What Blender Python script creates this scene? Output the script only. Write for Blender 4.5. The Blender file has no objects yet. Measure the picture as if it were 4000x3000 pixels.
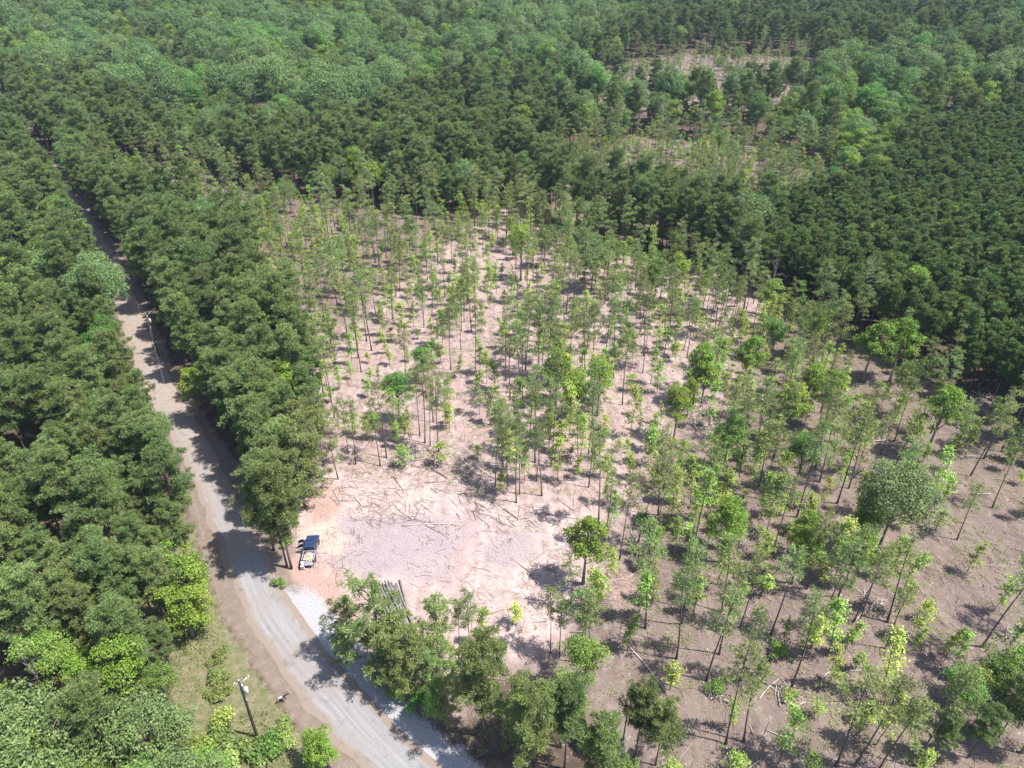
import bpy, bmesh, math, random
import numpy as np
from mathutils import Vector, Matrix

# ------------------------------------------------------------------ camera, sky, sun, exposure
scene = bpy.context.scene
COL = scene.collection
H_CAM, PITCH, FPX = 82.0, math.radians(32.0), 2776.0
cam_d = bpy.data.cameras.new("camera")
cam_d.sensor_fit = 'HORIZONTAL'; cam_d.sensor_width = 36.0
cam_d.lens = FPX / 4000.0 * 36.0
cam_d.clip_start = 0.5; cam_d.clip_end = 8000
cam = bpy.data.objects.new("camera", cam_d)
cam.location = (0, 0, H_CAM); cam.rotation_euler = (math.pi / 2 - PITCH, 0, 0)
COL.objects.link(cam); scene.camera = cam

SUN_EL = math.radians(62.0)
SHADOW = Vector((-math.cos(math.radians(14)), math.sin(math.radians(14)), 0))     # where shadows fall
sun_vec = Vector((-SHADOW.x * math.cos(SUN_EL), -SHADOW.y * math.cos(SUN_EL), math.sin(SUN_EL)))
world = bpy.data.worlds.new("World"); scene.world = world; world.use_nodes = True
wn = world.node_tree; wn.nodes.clear()
sky = wn.nodes.new("ShaderNodeTexSky"); sky.sky_type = 'NISHITA'; sky.sun_disc = False
sky.sun_elevation = SUN_EL; sky.sun_rotation = math.atan2(sun_vec.x, sun_vec.y)
sky.dust_density = 1.2
bg = wn.nodes.new("ShaderNodeBackground"); bg.inputs[1].default_value = 0.125
wo = wn.nodes.new("ShaderNodeOutputWorld")
wn.links.new(sky.outputs[0], bg.inputs[0]); wn.links.new(bg.outputs[0], wo.inputs[0])
sun_d = bpy.data.lights.new("sun", 'SUN'); sun_d.energy = 5.0; sun_d.angle = math.radians(0.55)
sun_d.color = (1.0, 0.955, 0.88)
sun = bpy.data.objects.new("sun", sun_d); sun.rotation_euler = (-sun_vec).to_track_quat('-Z', 'Y').to_euler()
sun.location = (60, -40, 160); COL.objects.link(sun)
scene.view_settings.view_transform = 'Standard'; scene.view_settings.look = 'None'
scene.view_settings.exposure = 0.95; scene.view_settings.gamma = 1.0
scene.render.engine = 'CYCLES'
cy = scene.cycles
cy.max_bounces = 6; cy.diffuse_bounces = 3; cy.transmission_bounces = 4; cy.glossy_bounces = 2
cy.volume_bounces = 0; cy.transparent_max_bounces = 6; cy.caustics_reflective = False; cy.caustics_refractive = False

rng = np.random.default_rng(11)
random.seed(5)

# ------------------------------------------------------------------ terrain and the way a point of the place maps to the view
def vnoise(x, y, s, seed=0):
    """smooth value noise, -1..1"""
    x = np.asarray(x, float) / s; y = np.asarray(y, float) / s
    xi = np.floor(x).astype(np.int64); yi = np.floor(y).astype(np.int64)
    fx = x - xi; fy = y - yi
    fx = fx * fx * (3 - 2 * fx); fy = fy * fy * (3 - 2 * fy)
    def h(a, b):
        n = (a * 374761393 + b * 668265263 + seed * 974711) & 0x7fffffff
        n = ((n ^ (n >> 13)) * 1274126177) & 0x7fffffff
        return ((n ^ (n >> 16)) & 0xffff) / 32767.5 - 1
    return (h(xi, yi) * (1 - fx) + h(xi + 1, yi) * fx) * (1 - fy) + (h(xi, yi + 1) * (1 - fx) + h(xi + 1, yi + 1) * fx) * fy

def fbm(x, y, s, seed=0, o=3):
    t = 0; a = 1.0; n = 0
    for k in range(o):
        t = t + a * vnoise(x, y, s / 2 ** k, seed + k * 7); n += a; a *= 0.55
    return t / n

def sstep(a, b, v):
    t = np.clip((np.asarray(v, float) - a) / (b - a), 0, 1); return t * t * (3 - 2 * t)

def terrain(x, y):
    x = np.asarray(x, float); y = np.asarray(y, float)
    r = np.hypot(x, y)
    far = sstep(230, 620, r)
    # gently climbing country behind the lot
    return 0.062 * np.clip(np.sqrt((r - 240) ** 2 * (r > 240) + 900) - 30, 0, 900) + far * 4.0 * fbm(x + 40, y, 220, 3, 2)

def gz(x, y):
    return float(terrain(x, y))

def w(px, py, z=0.0):
    """the point of height z that the photograph shows at px, py (of 4000 x 3000)"""
    u = (px - 2000) / FPX; v = (py - 1500) / FPX
    dy = math.cos(PITCH) - v * math.sin(PITCH); dz = -math.sin(PITCH) - v * math.cos(PITCH)
    t = (z - H_CAM) / dz
    return (u * t, dy * t)

def proj(x, y, z):
    x = np.asarray(x, float); y = np.asarray(y, float); z = np.asarray(z, float) - H_CAM
    d = y * math.cos(PITCH) - z * math.sin(PITCH)
    d = np.where(d < 1, 1, d)
    v = -(y * math.sin(PITCH) + z * math.cos(PITCH)) / d
    return 2000 + FPX * x / d, 1500 + FPX * v, d

def inpoly(px, py, poly):
    px = np.asarray(px, float); py = np.asarray(py, float)
    r = np.zeros(px.shape, bool); n = len(poly)
    for i in range(n):
        x1, y1 = poly[i]; x2, y2 = poly[(i + 1) % n]
        if y1 == y2: continue
        c = ((y1 > py) != (y2 > py)) & (px < (x2 - x1) * (py - y1) / (y2 - y1) + x1)
        r ^= c
    return r

def dist_line(x, y, pts, closed=False):
    x = np.asarray(x, float); y = np.asarray(y, float)
    best = np.full(x.shape, 1e9); side = np.zeros(x.shape); n = len(pts)
    for i in range(n if closed else n - 1):
        ax, ay = pts[i]; bx, by = pts[(i + 1) % n]
        ex, ey = bx - ax, by - ay
        L2 = ex * ex + ey * ey
        t = np.clip(((x - ax) * ex + (y - ay) * ey) / L2, 0, 1)
        dx = x - ax - t * ex; dy = y - ay - t * ey
        d = np.hypot(dx, dy)
        m = d < best
        best = np.where(m, d, best)
        side = np.where(m, np.sign(ex * (y - ay) - ey * (x - ax)), side)
    return best, side

def catmull(pts, n=10):
    P = [np.array(p, float) for p in pts]
    P = [2 * P[0] - P[1]] + P + [2 * P[-1] - P[-2]]
    out = []
    for i in range(1, len(P) - 2):
        for k in range(n):
            t = k / n
            out.append(0.5 * (2 * P[i] + (P[i + 1] - P[i - 1]) * t + (2 * P[i - 1] - 5 * P[i] + 4 * P[i + 1] - P[i + 2]) * t * t
                              + (3 * P[i] - P[i - 1] - 3 * P[i + 1] + P[i + 2]) * t ** 3))
    out.append(P[-2])
    return [tuple(o) for o in out]

ROAD = catmull([(32, 22), (10, 31), (-8.0, 42.6), (-22.6, 55.6), (-35.6, 70.5), (-46.0, 86.5), (-61.0, 109.0), (-79.0, 134.0), (-102.0, 170.5),
                (-124.0, 204.0), (-142.3, 229), (-158, 250), (-208, 316), (-280, 400)], 8)
ROAD_HW = 3.25
W = lambda pts, z=0: [w(p[0], p[1], z) for p in pts]
CLEAR = W([(1120, 1900), (1330, 1850), (1560, 1875), (1800, 1870), (2000, 1985), (2250, 1950), (2340, 1990), (2320, 2150), (2280, 2330), (2080, 2600),
           (1900, 2640), (1760, 2700), (1500, 2640), (1260, 2560), (1120, 2440), (1030, 2330), (1090, 2230), (1180, 2100)])
THIN = W([(1180, 1900), (1260, 1700), (1225, 1570), (1130, 1320), (990, 1040), (880, 950), (700, 880), (430, 810), (410, 700), (620, 670), (900, 740),
          (1300, 800), (1700, 850), (1900, 830), (2000, 795), (2150, 870), (2400, 990), (2700, 1020), (3150, 1240), (3350, 1340), (3620, 1480),
          (3830, 1640), (4150, 1800), (4300, 3150), (2500, 3250), (2300, 2750), (2200, 2600), (1900, 2700), (1700, 2760), (1500, 2640), (1080, 2330)])
def WT(pts, z=0):
    out = []
    for p in pts:
        x, y = w(p[0], p[1], z)
        for _ in range(30): x, y = w(p[0], p[1], z + gz(x, y))
        out.append((x, y))
    return out
THIN_B = WT([(2080, 660), (2500, 540), (3000, 570), (3270, 730), (3080, 900), (2650, 900), (2230, 860)])
THIN_C = WT([(2250, 340), (2450, 250), (2700, 210), (3150, 220), (3230, 400), (2700, 440), (2280, 420)])
# crown-height zones, in the photograph's pixels
Z_BOTTOM = [(1690, 2720), (1850, 2590), (2100, 2560), (2320, 2650), (2460, 2840), (2500, 3250), (1600, 3250), (1560, 3020), (1620, 2860)]
Z_RIGHTPINE = [(3120, 1200), (3040, 1010), (2950, 860), (3180, 740), (3450, 630), (3640, 500), (4300, 330), (4300, 1560), (3900, 1420), (3560, 1240)]
Z_RIGHTHW = [(2950, 420), (3250, 250), (3650, 190), (3850, 260), (3850, 420), (3620, 500), (3450, 620), (3200, 720), (3050, 680), (3000, 560)]
Z_TOPRIGHT = [(2550, 190), (2500, -200), (4300, -200), (4300, 320), (3850, 260), (3600, 180), (3200, 220)]
Z_LEFTMID = [(-200, 780), (350, 800), (420, 1050), (430, 1250), (-200, 1380)]
Z_LEFTPINE = [(-200, 1330), (470, 1200), (900, 1900), (840, 2420), (300, 2460), (-200, 2300)]
Z_LEFTLOW = [(-200, 2280), (320, 2430), (700, 2350), (850, 2380), (900, 2800), (700, 3200), (-200, 3200)]
Z_HWTOP = [(430, 380), (-200, 250), (-200, 60), (2500, 60), (2200, 260), (1750, 330), (1500, 420), (1200, 560), (1000, 520), (700, 560), (600, 420)]
Z_FIELD = W([(-200, 2700), (120, 2760), (230, 2870), (260, 3100), (-300, 3200)])
TRUCK = Vector((-31.65, 81.0, 0)); TRUCK_ROT = math.radians(5.0)

# ------------------------------------------------------------------ object helpers
def tag(o, label=None, cat=None, group=None, kind=None):
    if label: o["label"] = label
    if cat: o["category"] = cat
    if group: o["group"] = group
    if kind: o["kind"] = kind
    return o

def empty(name, loc=(0, 0, 0), rz=0.0):
    o = bpy.data.objects.new(name, None); COL.objects.link(o)
    o.location = loc; o.rotation_euler = (0, 0, rz); o.empty_display_size = 0.3
    return o

def link(name, me, parent=None):
    o = bpy.data.objects.new(name, me); COL.objects.link(o)
    if parent is not None: o.parent = parent
    return o

class Geo:
    """collects triangles and quads as arrays; builds one mesh"""
    def __init__(s): s.v = []; s.q = []; s.t = []; s.n = 0; s.qm = []; s.tm = []
    def quads(s, V, m=0):
        V = np.asarray(V, float).reshape(-1, 3); k = len(V) // 4
        s.q.append(np.arange(len(V)).reshape(k, 4) + s.n); s.qm.append(np.full(k, m)); s.v.append(V); s.n += len(V)
    def tris(s, V, m=0):
        V = np.asarray(V, float).reshape(-1, 3); k = len(V) // 3
        s.t.append(np.arange(len(V)).reshape(k, 3) + s.n); s.tm.append(np.full(k, m)); s.v.append(V); s.n += len(V)
    def tube(s, P, R, sides=5, m=0, cap=True):
        P = np.asarray(P, float); n = len(P); R = np.broadcast_to(np.asarray(R, float), (n,))
        T = np.gradient(P, axis=0); T /= np.linalg.norm(T, axis=1)[:, None] + 1e-9
        ref = np.array([0, 0, 1.0]) if abs(T[0][2]) < 0.8 else np.array([1.0, 0, 0])
        A = np.cross(T, ref); A /= np.linalg.norm(A, axis=1)[:, None] + 1e-9
        B = np.cross(T, A)
        a = np.arange(sides) * 2 * math.pi / sides
        ring = P[:, None] + R[:, None, None] * (np.cos(a)[None, :, None] * A[:, None] + np.sin(a)[None, :, None] * B[:, None])
        base = s.n; s.v.append(ring.reshape(-1, 3)); s.n += n * sides
        i = np.arange(n - 1)[:, None] * sides; j = np.arange(sides)[None]; jn = (j + 1) % sides
        f = np.stack([i + j, i + jn, i + sides + jn, i + sides + j], -1).reshape(-1, 4) + base
        s.q.append(f); s.qm.append(np.full(len(f), m))
        if cap:
            for r, rev in ((0, True), (n - 1, False)):
                c = s.n; s.v.append(P[r][None]); s.n += 1
                k = np.arange(sides); kn = (k + 1) % sides
                f = np.stack([np.full(sides, c), base + r * sides + k, base + r * sides + kn], -1)
                s.t.append(f[:, ::-1] if rev else f); s.tm.append(np.full(sides, m + (1 if cap == 2 else 0)))
    def box(s, lo, hi, m=0):
        x0, y0, z0 = lo; x1, y1, z1 = hi
        c = np.array([(x0, y0, z0), (x1, y0, z0), (x1, y1, z0), (x0, y1, z0), (x0, y0, z1), (x1, y0, z1), (x1, y1, z1), (x0, y1, z1)], float)
        for f in ((0, 3, 2, 1), (4, 5, 6, 7), (0, 1, 5, 4), (1, 2, 6, 5), (2, 3, 7, 6), (3, 0, 4, 7)): s.quads(c[list(f)], m)
    def mesh(s, name, mats, smooth=False, weld=False):
        me = bpy.data.meshes.new(name)
        V = np.concatenate(s.v) if s.v else np.zeros((0, 3))
        q = np.concatenate(s.q) if s.q else np.zeros((0, 4), int); t = np.concatenate(s.t) if s.t else np.zeros((0, 3), int)
        nl = q.size + t.size
        me.vertices.add(len(V)); me.vertices.foreach_set("co", V.astype(np.float32).ravel())
        me.loops.add(nl); me.loops.foreach_set("vertex_index", np.concatenate([q.ravel(), t.ravel()]).astype(np.int32))
        me.polygons.add(len(q) + len(t))
        st = np.concatenate([np.arange(len(q)) * 4, q.size + np.arange(len(t)) * 3]).astype(np.int32)
        me.polygons.foreach_set("loop_start", st)
        mi = np.concatenate([np.concatenate(s.qm) if s.qm else np.zeros(0, int), np.concatenate(s.tm) if s.tm else np.zeros(0, int)]).astype(np.int32)
        me.polygons.foreach_set("material_index", mi)
        me.update(calc_edges=True); me.validate()
        for m in mats: me.materials.append(m)
        if smooth: me.polygons.foreach_set("use_smooth", np.ones(len(me.polygons), bool))
        if weld:
            b = bmesh.new(); b.from_mesh(me); bmesh.ops.remove_doubles(b, verts=b.verts, dist=1e-4); b.to_mesh(me); b.free()
        return me

# ------------------------------------------------------------------ materials
def mat(name):
    m = bpy.data.materials.new(name); m.use_nodes = True; m.node_tree.nodes.clear()
    return m, m.node_tree
def N(nt, t, **kw):
    n = nt.nodes.new(t)
    for k, v in kw.items():
        if k.startswith('i_'):
            key = k[2:]; n.inputs[int(key) if key.isdigit() else key].default_value = v
        else: setattr(n, k, v)
    return n
def L(nt, a, b): nt.links.new(a, b)
def rgba(c): return (c[0], c[1], c[2], 1.0)
def mix_rgb(nt, fac, a, b, mode='MIX'):
    n = nt.nodes.new("ShaderNodeMix"); n.data_type = 'RGBA'; n.blend_type = mode
    for sock, val in ((n.inputs[0], fac), (n.inputs[6], a), (n.inputs[7], b)):
        if hasattr(val, 'links'): nt.links.new(val, sock)
        elif isinstance(val, (int, float)): sock.default_value = val
        else: sock.default_value = rgba(val)
    return n.outputs[2]
def noise(nt, scale, detail=3.0, rough=0.6, vec=None):
    n = N(nt, "ShaderNodeTexNoise"); n.inputs["Scale"].default_value = scale; n.inputs["Detail"].default_value = detail; n.inputs["Roughness"].default_value = rough
    if vec is not None: L(nt, vec, n.inputs["Vector"])
    return n
def ramp(nt, fac, lo, hi, a=(0, 0, 0), b=(1, 1, 1)):
    n = N(nt, "ShaderNodeValToRGB"); e = n.color_ramp.elements
    e[0].position = lo; e[0].color = rgba(a); e[1].position = hi; e[1].color = rgba(b)
    L(nt, fac, n.inputs[0]); return n.outputs[0]

def foliage(name, c1, c2, trans=0.22, rough=0.55, vary=0.10):
    """leaf material: colour between c1 and c2 by clump and by tree, a little light through the leaf"""
    m, nt = mat(name)
    geo = N(nt, "ShaderNodeNewGeometry"); oi = N(nt, "ShaderNodeObjectInfo"); tc = N(nt, "ShaderNodeTexCoord")
    n1 = noise(nt, 0.75, 2.0, 0.6, tc.outputs["Object"])
    f = ramp(nt, n1.outputs["Fac"], 0.35, 0.66)
    col = mix_rgb(nt, f, c1, c2)
    hsv = N(nt, "ShaderNodeHueSaturation")
    mr = N(nt, "ShaderNodeMapRange"); L(nt, oi.outputs["Random"], mr.inputs[0]); mr.inputs[3].default_value = 0.5 - vary * 0.22; mr.inputs[4].default_value = 0.5 + vary * 0.22
    m2 = N(nt, "ShaderNodeMath", operation='MULTIPLY'); m2.inputs[1].default_value = 7.31; L(nt, oi.outputs["Random"], m2.inputs[0])
    fr = N(nt, "ShaderNodeMath", operation='FRACT'); L(nt, m2.outputs[0], fr.inputs[0])
    mv = N(nt, "ShaderNodeMapRange"); L(nt, fr.outputs[0], mv.inputs[0]); mv.inputs[3].default_value = 1 - vary * 2.2; mv.inputs[4].default_value = 1 + vary * 2.2
    L(nt, mr.outputs[0], hsv.inputs["Hue"]); L(nt, mv.outputs[0], hsv.inputs["Value"]); L(nt, col, hsv.inputs["Color"])
    # leaf to leaf
    wn_ = N(nt, "ShaderNodeMapRange"); L(nt, geo.outputs["Random Per Island"], wn_.inputs[0]); wn_.inputs[3].default_value = 0.72; wn_.inputs[4].default_value = 1.28
    h2 = N(nt, "ShaderNodeHueSaturation"); L(nt, wn_.outputs[0], h2.inputs["Value"]); L(nt, hsv.outputs[0], h2.inputs["Color"])
    d = N(nt, "ShaderNodeBsdfPrincipled"); d.inputs["Roughness"].default_value = rough; d.inputs["Specular IOR Level"].default_value = 0.28
    L(nt, h2.outputs[0], d.inputs["Base Color"])
    t = N(nt, "ShaderNodeBsdfTranslucent"); L(nt, h2.outputs[0], t.inputs[0])
    mx = N(nt, "ShaderNodeMixShader"); mx.inputs[0].default_value = trans
    L(nt, d.outputs[0], mx.inputs[1]); L(nt, t.outputs[0], mx.inputs[2])
    o = N(nt, "ShaderNodeOutputMaterial"); L(nt, mx.outputs[0], o.inputs[0])
    return m

def plain(name, c, rough=0.6, metal=0.0, c2=None, scale=3.0, bump=0.0, coat=0.0, stretch=None):
    m, nt = mat(name)
    d = N(nt, "ShaderNodeBsdfPrincipled"); d.inputs["Roughness"].default_value = rough; d.inputs["Metallic"].default_value = metal
    d.inputs["Coat Weight"].default_value = coat
    tc = N(nt, "ShaderNodeTexCoord"); vec = tc.outputs["Object"]
    if stretch:
        mp = N(nt, "ShaderNodeMapping"); mp.inputs["Scale"].default_value = stretch; L(nt, vec, mp.inputs[0]); vec = mp.outputs[0]
    n = noise(nt, scale, 4.0, 0.6, vec)
    L(nt, mix_rgb(nt, ramp(nt, n.outputs["Fac"], 0.3, 0.7), c, c2 or tuple(x * 0.8 for x in c)), d.inputs["Base Color"])
    if bump:
        b = N(nt, "ShaderNodeBump"); b.inputs["Strength"].default_value = bump; L(nt, n.outputs["Fac"], b.inputs["Height"]); L(nt, b.outputs[0], d.inputs["Normal"])
    o = N(nt, "ShaderNodeOutputMaterial"); L(nt, d.outputs[0], o.inputs[0])
    return m

M = {}
M['pine'] = foliage("pine_needles", (0.126, 0.186, 0.056), (0.215, 0.276, 0.094), 0.28, 0.6, 0.08)
M['plantation'] = foliage("plantation_needles", (0.104, 0.162, 0.042), (0.172, 0.238, 0.066), 0.28, 0.6, 0.10)
M['slender'] = foliage("slender_pine_needles", (0.180, 0.240, 0.075), (0.265, 0.325, 0.115), 0.3, 0.6, 0.11)
M['sage'] = foliage("sage_leaves", (0.118, 0.200, 0.060), (0.185, 0.272, 0.096), 0.25, 0.55, 0.08)
M['green'] = foliage("mid_green_leaves", (0.105, 0.205, 0.036), (0.175, 0.285, 0.062), 0.25, 0.5, 0.13)
M['lime'] = foliage("lime_leaves", (0.140, 0.230, 0.028), (0.235, 0.330, 0.048), 0.3, 0.5, 0.06)
M['young'] = foliage("young_leaves", (0.230, 0.330, 0.060), (0.330, 0.430, 0.100), 0.3, 0.5, 0.13)
M['weed'] = foliage("weed_leaves", (0.150, 0.220, 0.048), (0.240, 0.290, 0.090), 0.25, 0.6, 0.12)
M['grass'] = foliage("grass_blades", (0.125, 0.175, 0.050), (0.210, 0.220, 0.095), 0.25, 0.6, 0.10)
M['dead'] = plain("dead_twigs", (0.23, 0.185, 0.155), 0.9, c2=(0.13, 0.10, 0.085))
M['bark'] = plain("pine_bark", (0.135, 0.108, 0.098), 0.9, c2=(0.068, 0.052, 0.05), scale=5, stretch=(1, 1, 0.3))
M['palebark'] = plain("pale_bark", (0.25, 0.225, 0.20), 0.9, c2=(0.14, 0.12, 0.11), scale=4, stretch=(1, 1, 0.3))
M['log'] = plain("weathered_log", (0.50, 0.43, 0.39), 0.85, c2=(0.30, 0.245, 0.22), scale=4, stretch=(1, 1, 0.2))
M['darklog'] = plain("barked_log", (0.22, 0.18, 0.16), 0.9, c2=(0.13, 0.10, 0.09), scale=4, stretch=(1, 1, 0.2))
M['greylog'] = plain("grey_pole_wood", (0.27, 0.245, 0.245), 0.85, c2=(0.15, 0.135, 0.135), scale=4, stretch=(1, 1, 0.2))
M['cut'] = plain("cut_wood", (0.62, 0.50, 0.36), 0.8)

# ------------------------------------------------------------------ ground, one sheet to the horizon
def build_ground():
    ys = [18.0]
    while ys[-1] < 6500: ys.append(ys[-1] + max(0.55, 0.0065 * (ys[-1] - 60)) * (1.0 if ys[-1] < 420 else 4.0))
    ys = np.array([-6000, -2500, -900, -300, -100, -40, -10] + ys)
    t = np.linspace(-1, 1, 521)
    xs = np.sign(t) * (np.abs(t) * 160 + np.abs(t) ** 9 * 6500)
    X, Y = np.meshgrid(xs, ys)
    # widen with distance so far rows keep their reach
    X = X * (1 + np.clip((Y - 120) / 260, 0, 2.2))
    Z = terrain(X, Y)
    dr, side = dist_line(X, Y, ROAD)
    rough = sstep(5, 12, dr) * (1 - sstep(180, 320, np.hypot(X, Y)))
    Z = Z + rough * (0.26 * fbm(X, Y, 6, 21, 3) + 0.07 * fbm(X, Y, 1.7, 22, 2))
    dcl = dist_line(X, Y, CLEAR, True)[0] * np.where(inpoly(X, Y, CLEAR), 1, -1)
    dth = dist_line(X, Y, THIN, True)[0] * np.where(inpoly(X, Y, THIN), 1, -1)
    dtb = np.maximum(dist_line(X, Y, THIN_B, True)[0] * np.where(inpoly(X, Y, THIN_B), 1, -1), dist_line(X, Y, THIN_C, True)[0] * np.where(inpoly(X, Y, THIN_C), 1, -1))
    wob = fbm(X, Y, 7, 5, 3) * 3.5
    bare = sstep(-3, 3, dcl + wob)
    soil = np.maximum(sstep(-4, 3, dth + wob), sstep(-8, 6, dtb + wob))
    # brightening wash painted into the scraped soil on the whole logged lot, fading towards the right-hand stand
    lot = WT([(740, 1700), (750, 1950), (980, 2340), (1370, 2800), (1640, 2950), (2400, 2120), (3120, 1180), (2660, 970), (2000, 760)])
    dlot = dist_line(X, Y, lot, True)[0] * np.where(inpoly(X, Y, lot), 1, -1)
    scraped_wash = sstep(-5, 6, dlot + wob * 1.3)
    # red clay round the pickup and the drive
    clay = np.zeros_like(X)
    for px, py, r, a in ((1250, 1950, 4, .8), (1265, 2000, 3.2, 1.0), (1230, 2330, 7, 1.0), (1170, 2260, 5, .9), (1290, 2270, 5, .7), (1330, 2400, 6, .7), (1820, 2170, 4, .35), (1790, 2260, 4, .3), (2430, 2310, 3.5, .5), (1700, 2440, 7, .35), (1900, 2480, 5, .3)):
        cx, cyy = w(px, py); clay = np.maximum(clay, a * (1 - sstep(r * 0.35, r * 1.25, np.hypot(X - cx, (Y - cyy) * 0.8) + fbm(X, Y, 4, 31, 3) * r * 0.5)))
    # pale sand, and the grey-lavender mulch of wood chips
    sand = np.zeros_like(X)
    for px, py, r, a in ((1220, 1930, 5, .9), (1240, 2050, 4, 1.), (1290, 2130, 3.2, .9), (1330, 2330, 4, .8), (1300, 2480, 3.6, .7), (2620, 1400, 3.5, .9), (2660, 1330, 3, .8), (1520, 1060, 4, .7), (2680, 1500, 4, .7), (2420, 1560, 4, .5), (1560, 1480, 5, .35), (1640, 1940, 4, .5)):
        cx, cyy = w(px, py); sand = np.maximum(sand, a * (1 - sstep(r * 0.2, r * 1.2, np.hypot(X - cx, Y - cyy) + fbm(X, Y, 3, 41, 3) * r * 0.6)))
    chip = np.zeros_like(X)
    for px, py, rx, ry, a in ((1560, 2120, 12, 8, 1.), (1450, 2190, 8, 6, 1.), (1420, 2060, 6, 4, .9), (1750, 2080, 9, 5, .7), (1650, 2230, 8, 4, .8), (1980, 2160, 6, 3.5, .8), (2010, 2110, 5, 3, .7)):
        cx, cyy = w(px, py); chip = np.maximum(chip, a * (1 - sstep(0.45, 1.15, np.hypot((X - cx) / rx, (Y - cyy) / ry) + fbm(X, Y, 5, 51, 3) * 0.4)))
    # apron of grey gravel on the near side of the drive, road shoulders
    apron = (side < 0) * (1 - sstep(5.4, 6.6, dr + fbm(X, Y, 3, 61, 3) * .8 - 1.2 * np.exp(-((Y - 66) / 7) ** 2))) * sstep(43, 48, Y) * (1 - sstep(71, 76, Y))
    shoulder = 1 - sstep(4.6, 6.6, dr + .9 * sstep(90, 130, Y) + fbm(X, Y, 4, 71, 3) * 1.3)
    pull = W([(420, 1160), (400, 1330), (560, 1420), (600, 1250), (480, 1150)])
    dp = dist_line(X, Y, pull, True)[0] * np.where(inpoly(X, Y, pull), 1, -1)
    shoulder = np.maximum(shoulder, sstep(-2, 1.5, dp))
    verge = (side > 0) * (1 - sstep(13, 19, dr)) * (1 - sstep(80, 105, Y))
    verge = np.maximum(verge, sstep(-3, 3, dist_line(X, Y, Z_FIELD, True)[0] * np.where(inpoly(X, Y, Z_FIELD), 1, -1)))
    verge = verge * (1 - shoulder)
    nr, nc = X.shape
    g = np.arange(nr * nc).reshape(nr, nc)
    F = np.stack([g[:-1, :-1], g[:-1, 1:], g[1:, 1:], g[1:, :-1]], -1).reshape(-1, 4)
    G = Geo(); G.v = [np.stack([X, Y, Z], -1).reshape(-1, 3)]; G.n = nr * nc; G.q = [F]; G.qm = [np.zeros(len(F), int)]
    m, nt = mat("forest_floor")
    geo = N(nt, "ShaderNodeNewGeometry"); P = geo.outputs["Position"]
    at = {}
    for k in ("bare", "soil", "clay", "sand", "chip", "apron", "shoulder", "verge", "scraped_wash"):
        a = N(nt, "ShaderNodeAttribute"); a.attribute_name = k; at[k] = a.outputs["Fac"]
    big = noise(nt, 0.11, 4, 0.6, P); mid = noise(nt, 0.8, 4, 0.65, P); fine = noise(nt, 4.5, 4, 0.7, P); tiny = noise(nt, 16, 2, 0.6, P)
    litter = mix_rgb(nt, ramp(nt, mid.outputs["Fac"], 0.35, 0.68), (0.075, 0.055, 0.042), (0.130, 0.100, 0.078))
    soilc = mix_rgb(nt, ramp(nt, mid.outputs["Fac"], 0.32, 0.68), (0.145, 0.108, 0.097), (0.215, 0.170, 0.153))
    soilc = mix_rgb(nt, ramp(nt, big.outputs["Fac"], 0.42, 0.62), soilc, (0.190, 0.150, 0.132))
    scr_wash = mix_rgb(nt, ramp(nt, mid.outputs["Fac"], 0.32, 0.66), (0.280, 0.205, 0.195), (0.405, 0.315, 0.305))  # scraped soil, with the lot's brightening put into its colour
    bare_washc = mix_rgb(nt, ramp(nt, mid.outputs["Fac"], 0.32, 0.66), (0.360, 0.268, 0.256), (0.485, 0.390, 0.380))  # bare clearing soil, pale by itself and lightened further by the painted wash
    grassc = mix_rgb(nt, ramp(nt, mid.outputs["Fac"], 0.36, 0.62), (0.115, 0.132, 0.054), (0.200, 0.175, 0.112))
    clayc = mix_rgb(nt, ramp(nt, fine.outputs["Fac"], 0.3, 0.7), (0.315, 0.195, 0.165), (0.395, 0.285, 0.258))
    chipc = mix_rgb(nt, ramp(nt, fine.outputs["Fac"], 0.32, 0.68), (0.255, 0.208, 0.222), (0.365, 0.305, 0.322))
    grav = mix_rgb(nt, ramp(nt, fine.outputs["Fac"], 0.3, 0.7), (0.29, 0.287, 0.312), (0.39, 0.385, 0.405))
    dirt = mix_rgb(nt, ramp(nt, mid.outputs["Fac"], 0.3, 0.7), (0.165, 0.128, 0.104), (0.225, 0.185, 0.158))
    c = mix_rgb(nt, at["soil"], litter, soilc)
    mm = N(nt, "ShaderNodeMath", operation='MULTIPLY'); L(nt, at["soil"], mm.inputs[0]); L(nt, at["scraped_wash"], mm.inputs[1])
    c = mix_rgb(nt, mm.outputs[0], c, scr_wash)
    def brk(k, amt=1.3):
        a = N(nt, "ShaderNodeMath", operation='SUBTRACT'); L(nt, fine.outputs["Fac"], a.inputs[0]); a.inputs[1].default_value = .5
        a1 = N(nt, "ShaderNodeMath", operation='SUBTRACT'); L(nt, mid.outputs["Fac"], a1.inputs[0]); a1.inputs[1].default_value = .5
        a2 = N(nt, "ShaderNodeMath", operation='ADD'); L(nt, a.outputs[0], a2.inputs[0]); L(nt, a1.outputs[0], a2.inputs[1])
        b = N(nt, "ShaderNodeMath", operation='MULTIPLY_ADD'); L(nt, a2.outputs[0], b.inputs[0]); b.inputs[1].default_value = amt; L(nt, at[k], b.inputs[2])
        return ramp(nt, b.outputs[0], .22, .82)
    at = {**at, **{k: brk(k) for k in ("sand", "clay", "chip", "apron", "verge")}, "shoulder": brk("shoulder", .6)}
    c = mix_rgb(nt, at["bare"], c, bare_washc)
    # skid trails dragged across the logged ground
    mp = N(nt, "ShaderNodeMapping"); mp.inputs["Rotation"].default_value = (0, 0, .5); mp.inputs["Scale"].default_value = (.55, .05, 1); L(nt, P, mp.inputs[0])
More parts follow.
